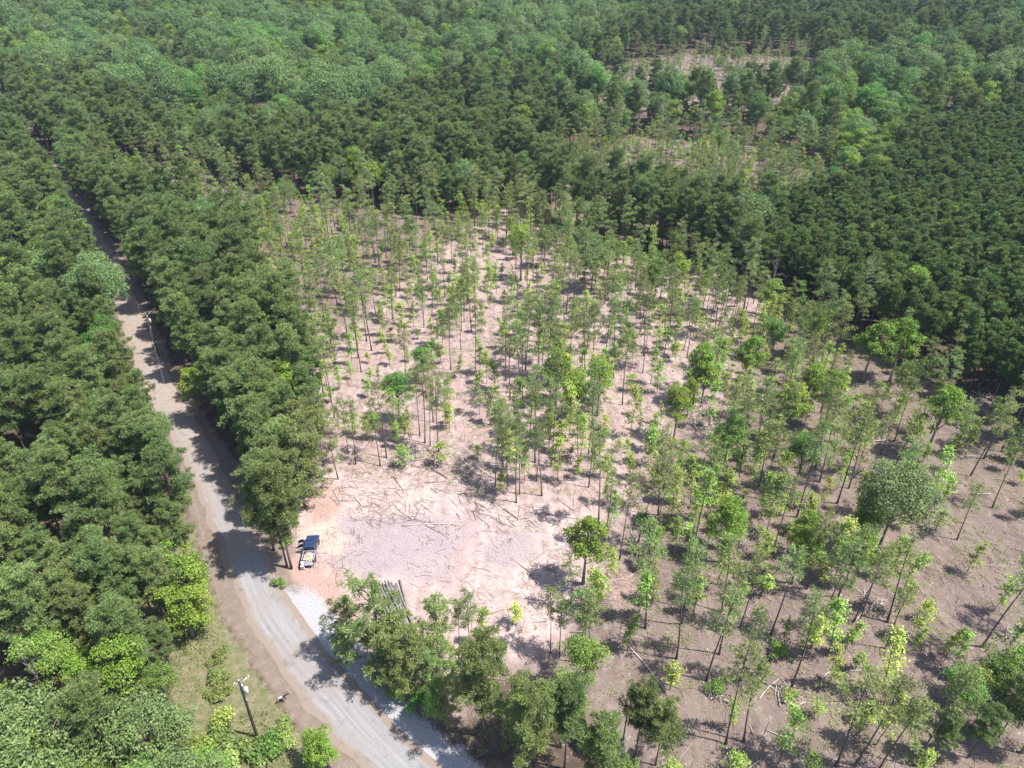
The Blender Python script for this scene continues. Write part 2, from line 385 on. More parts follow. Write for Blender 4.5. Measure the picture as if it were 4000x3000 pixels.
    sk = noise(nt, 1.0, 4, .6, mp.outputs[0]); c = mix_rgb(nt, 1.0, c, ramp(nt, sk.outputs["Fac"], .36, .66, (.84, .82, .81), (1.12, 1.13, 1.13)), 'MULTIPLY')
    nd = noise(nt, .34, 4, .7, P); mm3 = N(nt, "ShaderNodeMath", operation='MULTIPLY'); L(nt, ramp(nt, nd.outputs["Fac"], .52, .66), mm3.inputs[0]); L(nt, at["soil"], mm3.inputs[1])
    mm4 = N(nt, "ShaderNodeMath", operation='MULTIPLY'); L(nt, mm3.outputs[0], mm4.inputs[0]); mm4.inputs[1].default_value = .55
    c = mix_rgb(nt, mm4.outputs[0], c, (0.155, 0.125, 0.098))
    c = mix_rgb(nt, at["chip"], c, chipc); c = mix_rgb(nt, at["sand"], c, (0.43, 0.345, 0.305)); c = mix_rgb(nt, at["clay"], c, clayc)
    c = mix_rgb(nt, at["verge"], c, grassc); c = mix_rgb(nt, at["shoulder"], c, dirt); c = mix_rgb(nt, at["apron"], c, grav)
    sp = ramp(nt, tiny.outputs["Fac"], 0.35, 0.7, (0.78, 0.78, 0.78), (1.16, 1.15, 1.13))
    c = mix_rgb(nt, 1.0, c, sp, 'MULTIPLY')
    sp2 = ramp(nt, fine.outputs["Fac"], 0.3, 0.72, (0.80, 0.78, 0.76), (1.12, 1.12, 1.12))
    c = mix_rgb(nt, 1.0, c, sp2, 'MULTIPLY')
    d = N(nt, "ShaderNodeBsdfPrincipled"); d.inputs["Roughness"].default_value = 0.95; d.inputs["Specular IOR Level"].default_value = 0.1
    L(nt, c, d.inputs["Base Color"])
    b = N(nt, "ShaderNodeBump"); b.inputs["Strength"].default_value = 0.5; b.inputs["Distance"].default_value = 0.15
    L(nt, fine.outputs["Fac"], b.inputs["Height"]); L(nt, b.outputs[0], d.inputs["Normal"])
    o = N(nt, "ShaderNodeOutputMaterial"); L(nt, d.outputs[0], o.inputs[0])
    me = G.mesh("ground", [m], smooth=True)
    for k, v in (("bare", bare), ("soil", soil), ("clay", clay), ("sand", sand), ("chip", chip), ("apron", apron), ("shoulder", shoulder), ("verge", verge), ("scraped_wash", scraped_wash)):
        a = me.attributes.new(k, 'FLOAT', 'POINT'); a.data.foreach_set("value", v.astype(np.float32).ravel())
    tag(link("ground", me), kind='structure')
build_ground()

def build_road():
    P = np.array(ROAD); T = np.gradient(P, axis=0); T /= np.linalg.norm(T, axis=1)[:, None]
    # finer steps
    s = np.concatenate([[0], np.cumsum(np.hypot(*np.diff(P, axis=0).T))]); q = np.arange(0, s[-1], 0.9)
    P = np.stack([np.interp(q, s, P[:, k]) for k in (0, 1)], -1); T = np.gradient(P, axis=0); T /= np.linalg.norm(T, axis=1)[:, None]
    Nn = np.stack([-T[:, 1], T[:, 0]], -1)
    ac = np.linspace(-1, 1, 15)
    e1 = 0.6 * fbm(q, q * 0 + 3, 4, 81, 4); e2 = 0.6 * fbm(q, q * 0 + 9, 3, 82, 3)
    hw = ROAD_HW - .55 * sstep(60, 130, q)
    wdt = np.where(ac[None] < 0, (hw + e1)[:, None], (hw + e2)[:, None]) * ac[None]
    XY = P[:, None] + Nn[:, None] * wdt[..., None]
    Z = terrain(XY[..., 0], XY[..., 1]) + 0.006 + 0.05 * (1 - ac[None] ** 2)
    V = np.concatenate([XY, Z[..., None]], -1)
    nr, nc = Z.shape; g = np.arange(nr * nc).reshape(nr, nc)
    F = np.stack([g[:-1, :-1], g[1:, :-1], g[1:, 1:], g[:-1, 1:]], -1).reshape(-1, 4)[:, ::-1]
    G = Geo(); G.v = [V.reshape(-1, 3)]; G.n = nr * nc; G.q = [F]; G.qm = [np.zeros(len(F), int)]
    m, nt = mat("packed_gravel_road")
    a = N(nt, "ShaderNodeAttribute"); a.attribute_name = "across"; al = N(nt, "ShaderNodeAttribute"); al.attribute_name = "along"
    geo = N(nt, "ShaderNodeNewGeometry"); P_ = geo.outputs["Position"]
    cx = N(nt, "ShaderNodeCombineXYZ"); L(nt, a.outputs["Fac"], cx.inputs[0]); L(nt, al.outputs["Fac"], cx.inputs[1])
    mp = N(nt, "ShaderNodeMapping"); mp.inputs["Scale"].default_value = (4.0, 0.03, 1); L(nt, cx.outputs[0], mp.inputs[0])
    st = noise(nt, 1.6, 3, 0.6, mp.outputs[0]); big = noise(nt, 0.10, 3, 0.6, P_); mid = noise(nt, 1.0, 4, 0.6, P_); fine = noise(nt, 7, 3, 0.7, P_)
    c = mix_rgb(nt, ramp(nt, st.outputs["Fac"], 0.36, 0.64), (0.195, 0.190, 0.197), (0.265, 0.255, 0.258))
    c = mix_rgb(nt, ramp(nt, big.outputs["Fac"], 0.44, 0.62), c, (0.232, 0.205, 0.186))
    ab = N(nt, "ShaderNodeMath", operation='ABSOLUTE'); L(nt, a.outputs["Fac"], ab.inputs[0])
    md = N(nt, "ShaderNodeMath", operation='MULTIPLY_ADD'); L(nt, mid.outputs["Fac"], md.inputs[0]); md.inputs[1].default_value = 0.5; L(nt, ab.outputs[0], md.inputs[2])
    c = mix_rgb(nt, ramp(nt, md.outputs[0], 0.86, 1.22), c, (0.215, 0.175, 0.148))
    c = mix_rgb(nt, 1.0, c, ramp(nt, fine.outputs["Fac"], 0.3, 0.7, (0.88, 0.88, 0.88), (1.08, 1.08, 1.08)), 'MULTIPLY')
    fa = N(nt, "ShaderNodeMapRange"); L(nt, al.outputs["Fac"], fa.inputs[0]); fa.inputs[1].default_value = 95; fa.inputs[2].default_value = 150
    fm = N(nt, "ShaderNodeMath", operation='MULTIPLY'); L(nt, fa.outputs[0], fm.inputs[0]); fm.inputs[1].default_value = .75
    c = mix_rgb(nt, fm.outputs[0], c, mix_rgb(nt, ramp(nt, mid.outputs["Fac"], .3, .7), (0.225, 0.180, 0.150), (0.300, 0.250, 0.215)))
    ph = noise(nt, .55, 3, .6, P_); c = mix_rgb(nt, 1.0, c, ramp(nt, ph.outputs["Fac"], .3, .42, (.80, .78, .76), (1, 1, 1)), 'MULTIPLY')
    d = N(nt, "ShaderNodeBsdfPrincipled"); d.inputs["Roughness"].default_value = 0.9; d.inputs["Specular IOR Level"].default_value = 0.2
    L(nt, c, d.inputs["Base Color"])
    o = N(nt, "ShaderNodeOutputMaterial"); L(nt, d.outputs[0], o.inputs[0])
    me = G.mesh("road", [m], smooth=True)
    x = me.attributes.new("across", 'FLOAT', 'POINT'); x.data.foreach_set("value", np.broadcast_to(ac[None], Z.shape).astype(np.float32).ravel())
    x = me.attributes.new("along", 'FLOAT', 'POINT'); x.data.foreach_set("value", np.broadcast_to(q[:, None], Z.shape).astype(np.float32).ravel())
    tag(link("road", me), kind='structure')
build_road()

# ------------------------------------------------------------------ trees: prototype meshes
def unit(v): return v / (np.linalg.norm(v, axis=-1, keepdims=True) + 1e-9)

def spikes(G, C, D, ln, wd, r, per=4, spread=0.75, up=0.35, m=0):
    """tufts of needles: PER thin blades at each centre C around direction D"""
    n = len(C)
    Cc = np.repeat(C, per, 0); Dd = np.repeat(D, per, 0)
    d = unit(Dd + spread * r.normal(size=Cc.shape) + np.array([0, 0, up]))
    s = unit(np.cross(d, r.normal(size=Cc.shape)))
    l = ln * r.uniform(0.6, 1.2, (len(Cc), 1)); wv = wd * r.uniform(0.7, 1.3, (len(Cc), 1))
    a = Cc - s * wv * .5; b = Cc + s * wv * .5 ; t = Cc + d * l
    # kite: narrow root, wide middle, pointed tip
    mid = Cc + d * l * 0.45
    V = np.stack([Cc, mid - s * wv, t, mid + s * wv], 1)
    G.quads(V.reshape(-1, 3), m)

def cards(G, C, D, size, r, rnd=0.8, m=0, asp=0.7):
    n = len(C)
    nn = unit(D + rnd * r.normal(size=C.shape))
    a = unit(np.cross(nn, r.normal(size=C.shape))); b = np.cross(nn, a)
    s = size * r.uniform(0.6, 1.35, (n, 1))
    V = np.stack([C - a * s, C - b * s * asp + nn * s * .15, C + a * s, C + b * s * asp + nn * s * .15], 1)
    G.quads(V.reshape(-1, 3), m)

def pine_proto(seed, Ht=20.0, z0=0.45, R=2.7, nb=46, clumps=4, tufts=15, cr=0.62, blade=(0.42, 0.085), tr=0.17, material='pine', top=0.25, lean=0.15, whorl=True, taper=1.0, crown_pow=0.55, lop=.18):
    r = np.random.default_rng(seed)
    T = Geo(); K = Geo()
    zz = np.linspace(0, Ht, 9); off = lean * np.stack([np.sin(zz / Ht * 2.2 + seed), np.cos(zz / Ht * 1.7 + seed * 2)], -1) * (zz / Ht)[:, None]
    P = np.stack([off[:, 0], off[:, 1], zz], -1); P[0, 2] = -0.3
    T.tube(P, tr * (1 - 0.88 * (zz / Ht)) + 0.01 + 0.06 * np.exp(-zz * 1.6), 6)
    C = []; D = []
    az = r.uniform(0, 6.28)
    for k in range(nb):
        t = (k + r.uniform(-.4, .4)) / nb; t = min(max(t, 0), 1)
        z = Ht * (z0 + (0.985 - z0) * t)
        az += 2.4 + r.uniform(-.6, .6)
        prof = (1 - t ** 2.4) ** crown_pow * (0.62 + 0.38 * min(1, t / 0.3)) + 0.10
        prof *= 1 + lop * math.cos(az - seed) + .12 * math.sin(3 * az + seed)
        Lb = R * prof * r.uniform(0.42, 1.25)
        el = -0.25 + 0.95 * t + r.uniform(-.2, .2)
        d = np.array([math.cos(az) * math.cos(el), math.sin(az) * math.cos(el), math.sin(el)])
        base = np.array([np.interp(z, zz, P[:, 0]), np.interp(z, zz, P[:, 1]), z])
        tip = base + d * Lb + np.array([0, 0, 0.10 * Lb])
        T.tube([base, (base + tip) / 2 - np.array([0, 0, .05 * Lb]), tip], [0.05 * Lb / 2.5 + .012, .03 * Lb / 2.5 + .01, .006], 3, cap=False)
        ncl = max(1, int(round(clumps * (0.4 + Lb / R))))
        for j in range(ncl):
            s = r.uniform(0.45, 1.04) if ncl > 1 else 1.0
            c = base + (tip - base) * s + r.normal(size=3) * 0.22 * Lb * 0.5 * np.array([1, 1, .45])
            rad = cr * r.uniform(0.65, 1.2)
            q = unit(r.normal(size=(tufts, 3))) * (r.uniform(0, 1, (tufts, 1)) ** .45) * rad * np.array([1, 1, 0.55])
            q[:, 2] = np.abs(q[:, 2]) * np.where(r.uniform(size=tufts) < .8, 1, -1)
            C.append(c + q); D.append(unit(q + 0.4 * d))
    C = np.concatenate(C); D = np.concatenate(D)
    spikes(K, C, D, blade[0], blade[1], r, spread=1.0, up=0.05)
    return T.mesh("pine_trunk_mesh", [M['bark']], smooth=True), K.mesh("pine_crown_mesh", [M[material]])

def broad_proto(seed, Ht=17.0, R=4.6, z0=0.32, blobs=24, leaves=210, size=0.26, material='sage', tr=0.24, flat=0.75, blob=0.36, column=0.0, bark='palebark', dome=False):
    r = np.random.default_rng(seed); T = Geo(); K = Geo()
    zb = Ht * z0; hc = (Ht - zb) / 2; zc = zb + hc
    zz = np.linspace(0, zc + hc * .4, 7); off = 0.3 * np.stack([np.sin(zz * .3 + seed), np.cos(zz * .25 + seed)], -1) * (zz / Ht)[:, None]
    P = np.stack([off[:, 0], off[:, 1], zz], -1); P[0, 2] = -0.3
    T.tube(P, tr * (1 - 0.8 * zz / zz[-1]) + .02 + .1 * np.exp(-zz * 1.5), 7)
    for k in range(blobs):
        # positions on an egg-shaped shell, more above than below
        u = 1 - 2 * (k + .5) / blobs * 0.86; az = k * 2.39996 + r.uniform(-.5, .5)
        rad = math.sqrt(max(0, 1 - u * u)) * (1 - column * 0.35 * max(u, 0))
        q = np.array([rad * math.cos(az) * R, rad * math.sin(az) * R, u * hc]) * (r.uniform(0.62, 0.9) if dome else r.uniform(0.42, 0.98) * (1 + .22 * math.cos(az * 2 + seed)))
        c = np.array([P[-2][0], P[-2][1], zc]) + q
        br = blob * (R + hc) / 2 * (r.uniform(0.75, 1.15) if dome else r.uniform(0.45, 1.2))
        nl = int(leaves * r.uniform(.7, 1.2) * (br / (blob * (R + hc) / 2)) ** 1.5)
        d = unit(r.normal(size=(nl, 3))); d[:, 2] = np.where(d[:, 2] < -0.35, -d[:, 2], d[:, 2])
        rr = br * ((.6 if dome else .35) + (.45 if dome else .75) * r.uniform(size=(nl, 1)) ** .6) * (1 + 0.22 * np.sin(5 * d[:, :1] + 4 * d[:, 1:2] + k) )
        pos = c + d * rr * np.array([1, 1, flat])
        outw = unit(pos - np.array([0, 0, zc - hc * .4]))
        cards(K, pos, unit(d * .7 + outw * .4 + np.array([0, 0, .5])), size, r, 0.55)
        a = np.array([np.interp(c[2] * .6, zz, P[:, 0]), np.interp(c[2] * .6, zz, P[:, 1]), min(c[2] * .6 + .5, zz[-1])])
        T.tube([a, (a + c) / 2 + np.array([0, 0, .25]), c], [tr * .32, tr * .2, .02], 4, cap=False)
    return T.mesh("broadleaf_trunk_mesh", [M[bark]], smooth=True), K.mesh("broadleaf_crown_mesh", [M[material]])

def young_proto(seed, Ht=7.5, R=1.5, sprays=26, leaves=40, size=0.125, material='young', tr=0.055, z0=0.25):
    """thin understorey stem with separate flat sprays of leaves"""
    r = np.random.default_rng(seed); T = Geo(); K = Geo()
    zz = np.linspace(0, Ht, 7); off = np.stack([np.sin(zz * .5 + seed), np.cos(zz * .4 + seed)], -1) * (0.05 * zz)[:, None]
    P = np.stack([off[:, 0], off[:, 1], zz], -1); P[0, 2] = -.2
    T.tube(P, tr * (1 - .85 * zz / Ht) + .008, 5)
    for k in range(sprays):
        t = r.uniform(z0, 1); z = Ht * t; az = r.uniform(0, 6.28)
        Lb = R * r.uniform(.3, 1.1) * (1 - max(0, t - .6) * 1.7)
        b = np.array([np.interp(z, zz, P[:, 0]), np.interp(z, zz, P[:, 1]), z]); tip = b + np.array([math.cos(az) * Lb, math.sin(az) * Lb, Lb * r.uniform(.0, .55)])
        T.tube([b, tip], [.016, .005], 3, cap=False)
        n = int(leaves * r.uniform(.5, 1.4)); s = r.uniform(.35, 1.1, (n, 1))
        pos = b + (tip - b) * s + r.normal(size=(n, 3)) * np.array([.30, .30, .16]) * (R / 1.5)
        cards(K, pos, np.tile([0, 0, 1.0], (n, 1)), size, r, .55)
    return T.mesh("young_trunk_mesh", [M['bark']], smooth=True), K.mesh("young_crown_mesh", [M[material]])

def bush_mesh(seed, R=1.2, Hh=1.4, n=700, size=0.17, material='weed'):
    r = np.random.default_rng(seed); K = Geo()
    for k in range(9):
        c = np.array([r.normal() * R * .42, r.normal() * R * .42, Hh * r.uniform(.25, .65)]); nl = n // 9
        d = unit(r.normal(size=(nl, 3))); d[:, 2] = np.abs(d[:, 2])
        cards(K, c + d * R * .5 * r.uniform(.5, 1.05, (nl, 1)) * np.array([1, 1, Hh / R * .8]), d + np.array([0, 0, .5]), size, r, .6)
    return K.mesh("shrub_leaves_mesh", [M[material]])

PROTO = {}
PROTO['pine'] = [pine_proto(100 + k, Ht=h, R=R, nb=nb, z0=z0, tufts=26, cr=c, crown_pow=cp, blade=(.48, .046)) for k, (h, R, nb, z0, c, cp) in enumerate([(20, 3.2, 48, .42, .7, .5), (21, 3.6, 50, .48, .75, .38), (18.5, 2.8, 44, .40, .66, .7), (22, 3.2, 44, .55, .72, .42), (19.5, 3.7, 50, .46, .78, .35)])]
PROTO['pine'] += [pine_proto(160 + k, Ht=h, R=R, nb=nb, z0=z0, clumps=3, tufts=20, cr=.66, crown_pow=.45, blade=(.48, .046), lop=.3, material='slender') for k, (h, R, nb, z0) in enumerate([(15, 3.7, 34, .22), (14, 3.1, 30, .18)])]
PROTO['plantation'] = [pine_proto(200 + k, Ht=h, R=R, nb=36, clumps=3, tufts=19, cr=.62, z0=.52, material='plantation', tr=.11, blade=(.46, .06), crown_pow=.5) for k, (h, R) in enumerate([(15.5, 1.9), (16.2, 2.1), (14.6, 1.8), (16.8, 1.9)])]
PROTO['slender'] = [pine_proto(300 + k, Ht=h, R=R, nb=nb, clumps=3, tufts=7, cr=.66, z0=z0, material='slender', tr=.115, blade=(.44, .046), lop=.4, crown_pow=.6, lean=.5)
                    for k, (h, R, nb, z0) in enumerate([(18.5, 1.9, 21, .63), (17, 1.6, 16, .66), (19.5, 2.1, 25, .62), (16, 1.4, 13, .68), (18, 2.5, 24, .62), (15, 1.4, 13, .56)])]
PROTO['sage'] = [broad_proto(400 + k, Ht=h, R=R, material='sage', blobs=b, leaves=520, size=.155, dome=True) for k, (h, R, b) in enumerate([(18, 5.0, 26), (19, 5.6, 30), (16.5, 4.4, 22), (18, 4.2, 24)])]
PROTO['green'] = [broad_proto(450 + k, Ht=h, R=R, material='green', blobs=b, leaves=460, size=.15, column=.5) for k, (h, R, b) in enumerate([(17, 3.9, 22), (18.5, 4.3, 26), (15, 3.4, 20)])]
PROTO['lime'] = [broad_proto(500 + k, Ht=h, R=R, material='lime', blobs=b, leaves=380, size=.145, column=.8, blob=.33) for k, (h, R, b) in enumerate([(16, 2.9, 22), (14, 2.7, 20), (17, 3.3, 26)])]
PROTO['lime'].append(broad_proto(540, Ht=11, R=3.3, z0=.04, material='lime', blobs=30, leaves=300, size=.15, blob=.30))
PROTO['young'] = [young_proto(600 + k, Ht=h, R=R, sprays=s) for k, (h, R, s) in enumerate([(7, 1.4, 24), (9, 1.6, 30), (5, 1.3, 18), (8, 1.1, 22), (4, 1.6, 16), (10.5, 1.5, 32)])]
PROTO['shrub'] = [(None, bush_mesh(700 + k, R, h, 1100, .115, mt)) for k, (R, h, mt) in enumerate([(1.3, 1.4, 'weed'), (1.7, 1.9, 'green'), (1.1, 1.0, 'weed'), (2.0, 2.3, 'young')])]
HT = {'pine': [20, 21, 18.5, 22, 19.5, 15, 14], 'plantation': [15.5, 16.2, 14.6, 16.8], 'slender': [18.5, 17, 19.5, 16, 18, 15], 'sage': [18, 19, 16.5, 18], 'green': [17, 18.5, 15], 'lime': [16, 14, 17, 11],
      'young': [7, 9, 5, 8, 4, 10.5], 'shrub': [1.4, 1.9, 1.0, 2.3]}

# ------------------------------------------------------------------ where the trees stand
TREES = []                    # dicts: kind, var, x, y, s (scale), rz, special label or None
GRID = {}
def near_any(x, y, d):
    cx, cyy = int(x // 6), int(y // 6); k = int(d // 6) + 1
    for i in range(cx - k, cx + k + 1):
        for j in range(cyy - k, cyy + k + 1):
            for (a, b) in GRID.get((i, j), ()):
                if (a - x) ** 2 + (b - y) ** 2 < d * d: return True
    return False
def put(kind, x, y, s=1.0, var=None, label=None, key=None):
    var = (random.randrange(len(PROTO[kind]) - {'lime': 1, 'pine': 2}.get(kind, 0)) if var is None else var)
    TREES.append(dict(kind=kind, var=var, x=x, y=y, s=s, rz=random.uniform(0, 6.28), label=label, key=key))
    GRID.setdefault((int(x // 6), int(y // 6)), []).append((x, y))

# trees the photograph shows one by one: (px, py of the crown, height of that point, kind, total height, variant, label, landmark name)
for px, py, zc, kind, Ht, var, lab, key in [
    (3500, 1960, 10.5, 'sage', 17.5, 1, "big round-crowned oak with a spreading dome standing alone in the thinned stand on the right", "the big round oak"),
    (2292, 2088, 10, 'lime', 13.5, 1, "slim lime-green tree on a thin trunk at the right edge of the bare clearing", "the slim lime tree at the clearing's edge"),
    (722, 2260, 5.5, 'lime', 11.5, 3, "upper of two bright lime trees hugging the left side of the road", "the two lime trees beside the road"),
    (722, 2400, 4.5, 'lime', 10, 3, "lower of two bright lime trees hugging the left side of the road", None),
    (2655, 1550, 10, 'lime', 13, 2, "round lime-green tree right of the bare clearing, beside brown brush piles", "the round lime tree by the brush piles"),
    (2735, 1400, 11, 'lime', 15, 0, "tall pointed lime tree just right of the pale sandy track", "the pointed lime tree by the sandy track"),
    (2760, 1460, 8, 'lime', 12, 1, "lower lime tree leaning on the pointed one beside the sandy track", None),
    (2175, 1420, 10, 'lime', 14, 1, "left one of three bright lime trees in the middle of the lot", "the three lime trees in the lot"),
    (2235, 1510, 9, 'lime', 13, 0, "middle, lowest of three bright lime trees in the middle of the lot", None),
    (2345, 1460, 10, 'lime', 14, 2, "right one of three bright lime trees in the middle of the lot", None),
    (2035, 950, 11, 'lime', 17, 2, "large lime tree in the far corner of the lot", "the large lime tree at the lot's far corner"),
    (2555, 1060, 11, 'green', 16, 0, "round soft-green tree near the far edge of the lot", "the round green tree at the lot's far edge"),
    (2650, 1050, 10, 'lime', 15, 0, "narrow lime tree beside the round soft-green tree", None),
    (2320, 990, 11, 'sage', 16, 3, "pale bushy tree at the far edge of the lot beyond the lime tree", None),
    (2850, 2030, 9, 'lime', 13, 2, "broad lime tree in the thinned stand left of the big oak", "the broad lime tree left of the oak"),
    (3395, 2030, 7.5, 'lime', 12, 1, "bushy lime tree directly in front of the big oak", None),
    (3690, 1590, 11, 'lime', 16, 2, "tall lime tree before the shadowed brush heap at the right stand", "the tall lime tree on the right"),
    (3260, 1520, 9.5, 'lime', 14, 0, "lime tree on a dark thin trunk in the middle of the right stand", None),
    (3100, 1570, 9, 'lime', 13, 1, "leafy lime tree left of the dark-trunked one in the right stand", None),
    (3170, 1480, 9, 'lime', 13, 0, "lime tree behind the leafy one in the right stand", None),
    (3420, 1320, 11, 'lime', 15, 1, "wide lime tree against the dark pine wall on the right", "the wide lime tree at the pine wall"),
    (3530, 1320, 11, 'lime', 16, 0, "pointed lime tree next to the wide one at the pine wall", None),
    (2930, 1360, 10, 'lime', 13, 1, "small lime tree just outside the lot's right corner", None),
    (2855, 1690, 9, 'green', 13, 1, "green tree between two brown brush piles right of the clearing", None),
    (3130, 2150, 7, 'lime', 12, 0, "lime tree in front of and left of the big oak", None),
    (3190, 1230, 11, 'lime', 14, 0, "lime tree at the lot's right-hand corner below the dark pines", None),
    (3020, 1120, 11, 'green', 14, 2, "green tree on the wood's edge at the lot's upper right", None),
    (690, 1110, 12, 'lime', 17, 1, "bright lime tree among the dark pines right of the road", "the lime tree among the roadside pines"),
    (745, 1500, 9, 'lime', 13, 2, "lime tree at the road side of the dark pine strip", "the lime tree at the pine strip"),
    (1130, 1520, 11, 'lime', 16, 1, "narrow lime tree on the inner edge of the pine strip", None),
    (1450, 680, 12, 'lime', 17, 0, "lime tree standing up from the pines behind the lot", None),
    (1500, 650, 12, 'green', 15, 0, "green tree beside the lime one behind the lot", None),
    (2035, 490, 13, 'lime', 22, 2, "tall leafy tree standing up from the woods above the lot's far corner", "the tall leafy tree beyond the lot"),
    (60, 1080, 12, 'lime', 18, 2, "bright tree at the left edge of the woods", "the bright tree on the left edge"),
    (70, 1180, 11, 'lime', 16, 1, "lower bright tree at the left edge of the woods", None),
    (330, 2640, 7, 'lime', 11, 2, "yellow-green tree in the leafy wood at the lower left", "the yellow-green tree in the lower left wood"),
    (3290, 560, 12, 'lime', 17, 2, "lime-tinted tree in the leafy belt beyond the right stand", None),
]:
    x, y = w(px, py, zc + 0)
    for _ in range(30): x, y = w(px, py, zc + gz(x, y))
    put(kind, x, y, Ht / HT[kind][var], var, lab, key)
# pines seen singly, by the foot of the trunk
for bx, by, Ht, kind, var, lab, key in [
    (1139, 2222, 20, 'pine', 4, "tall bushy pine on a bare dark trunk left of the pickup", "the tall pine beside the pickup"),
    (1122, 2214, 17, 'pine', 2, "second bare-trunked pine just behind the one beside the pickup", None),
    (1070, 2150, 19, 'pine', 0, "full pine at the near end of the roadside pine strip", None),
    (2338, 2044, 18.4, 'slender', 2, "lone slender pine on a long bare trunk at the clearing's right edge", "the lone pine at the clearing's edge"),
    (1715, 2585, 12.5, 'pine', 6, "pointed pine right of the log stack, left one of the pair", None),
    (1842, 2600, 13, 'slender', 2, "pointed pine with a dark trunk, right of the log stack", "the pointed pine right of the log stack"),
    (1795, 2560, 10.5, 'slender', 1, "thin pine between the two pointed pines by the log stack", None),
    (1500, 2600, 16, 'pine', 5, "large open-crowned pine standing in front of the log stack", "the large pine at the log stack"),
    (1375, 2530, 10, 'pine', 6, "pine left of the log stack above the road shadow", None),
    (1600, 2690, 12, 'pine', 5, "bushy pine between the log stack and the road", None),
    (1700, 2750, 9.5, 'pine', 6, "low bushy pine beside the road in front of the log stack", None),
    (2030, 1930, 17, 'slender', 2, "dark-trunked pine at the tip of the tree clump jutting into the clearing", "the tree clump jutting into the clearing"),
    (1985, 1900, 15, 'slender', 4, None, None), (1960, 1870, 16, 'slender', 0, None, None), (1935, 1900, 13, 'slender', 5, None, None), (2095, 1880, 14, 'slender', 1, None, None),
    (1715, 1765, 17, 'slender', 4, "tallest of the tight pine group left of the clump", None), (1680, 1745, 15, 'slender', 3, None, None), (1660, 1730, 17, 'slender', 0, None, None), (1640, 1700, 16, 'slender', 1, None, None),
    (1322, 1875, 15, 'slender', 0, "pine with a long bare trunk at the clearing's upper left edge", None), (1265, 1820, 17, 'slender', 2, None, None), (1360, 1770, 12, 'slender', 4, None, None), (1390, 1815, 15, 'slender', 1, None, None),
    (1485, 1820, 14, 'slender', 5, None, None), (1510, 1790, 16, 'slender', 3, None, None),
    (2758, 2662, 17, 'slender', 1, None, None), (2835, 2905, 18, 'slender', 4, None, None), (2905, 2895, 15, 'slender', 3, None, None), (3090, 2687, 18, 'slender', 3, None, None),
    (3165, 2536, 19, 'slender', 2, None, None), (3325, 2510, 17, 'slender', 1, None, None), (3466, 2430, 16, 'slender', 5, None, None), (3265, 2995, 18, 'slender', 4, None, None), (3340, 2990, 17, 'slender', 2, None, None),
    (3430, 3010, 15, 'slender', 0, None, None), (3575, 2990, 18, 'slender', 1, None, None), (3837, 2526, 19, 'slender', 4, "tall leaning-looking pine with a long bare trunk near the right side", None), (2642, 2573, 17, 'slender', 1, None, None), (2520, 2455, 19, 'slender', 2, None, None),
    (2660, 2440, 16, 'slender', 3, None, None), (2420, 2185, 16, 'slender', 0, None, None), (2490, 2130, 17, 'slender', 1, None, None), (2230, 2375, 11, 'slender', 5, None, None),
    (2150, 2550, 12, 'slender', 4, None, None), (2185, 2570, 11, 'slender', 2, None, None), (2265, 2590, 12.5, 'slender', 2, None, None), (2300, 2590, 13.5, 'slender', 4, None, None), (2435, 2890, 12, 'slender', 5, None, None), (3875, 1985, 17, 'slender', 4, None, None), (3790, 1860, 16, 'slender', 1, None, None), (3690, 1840, 15, 'slender', 0, None, None), (3150, 2300, 16, 'slender', 3, None, None), (3010, 2480, 17, 'slender', 1, None, None), (2890, 2450, 16, 'slender', 0, None, None)]:
    x, y = w(bx, by)
    put(kind, x, y, Ht / HT[kind][var], var, lab, key)
for yy in np.arange(78.5, 116, 3.1):
    xr = np.interp(yy, [p[1] for p in ROAD], [p[0] for p in ROAD])
    for off in (9.6, 12.8, 16.0):
        x, y = xr + off + random.uniform(-.8, .8), yy + random.uniform(-1, 1)
        if yy < 94 and math.hypot(x - TRUCK.x, (y - TRUCK.y) * .7) < 7.2: continue
        if (off > 13 and yy < 92) or (off > 10 and yy < 84): continue
        v = random.choice([0, 1, 2, 3, 4, 5, 5, 6]) if yy < 98 else None
        put('pine', x, y, random.uniform(.76, .96) * (1.28 if v and v > 4 else 1), v)
for px, py, s, v in ((1360, 2600, .6, 6), (1590, 2640, .9, 6), (1490, 2650, .7, 5), (1560, 2720, .7, 6), (1655, 2700, .7, 5), (1740, 2830, .6, 6)): put('pine', *w(px, py), s, v)
for px, py, k, s, v in ((3700, 2820, 'green', .55, 1), (3820, 2760, 'green', .6, 0), (3930, 2700, 'green', .6, 2), (3640, 2960, 'pine', .5, 2), (3780, 2960, 'pine', .5, 0), (3900, 2880, 'pine', .55, 4), (3990, 2940, 'green', .6, 1), (3990, 2800, 'pine', .6, 2), (2480, 2960, 'pine', .6, 3), (2560, 2990, 'pine', .55, 1)): put(k, *w(px, py), s, v)
LOGS_P = [w(1453, 2317), w(1547, 2552), w(1640, 2560), w(1560, 2320)]
for px, py, kind, var, s, lab in [
    (1240, 2935, 'green', 2, .42, None), ]: pass
x, y = w(1250, 2940, 3.2); put('lime', x, y, .62, 3, "dense rounded lime-green bush at the bottom edge beside the road", "the rounded lime bush at the bottom")
x, y = w(2020, 2400, 2); put('young', x, y, .9, 2, "pale yellow-green sapling alone at the right side of the clearing", "the pale sapling in the clearing")
for px, py, v, s in ((1900, 2580, 5, .7), (1850, 2650, 1, .8), (1780, 2760, 5, .8), (1730, 2800, 1, .9), (1690, 2830, 3, .9), (1870, 2510, 1, .8)): put('young', *w(px, py, 1), s, v)
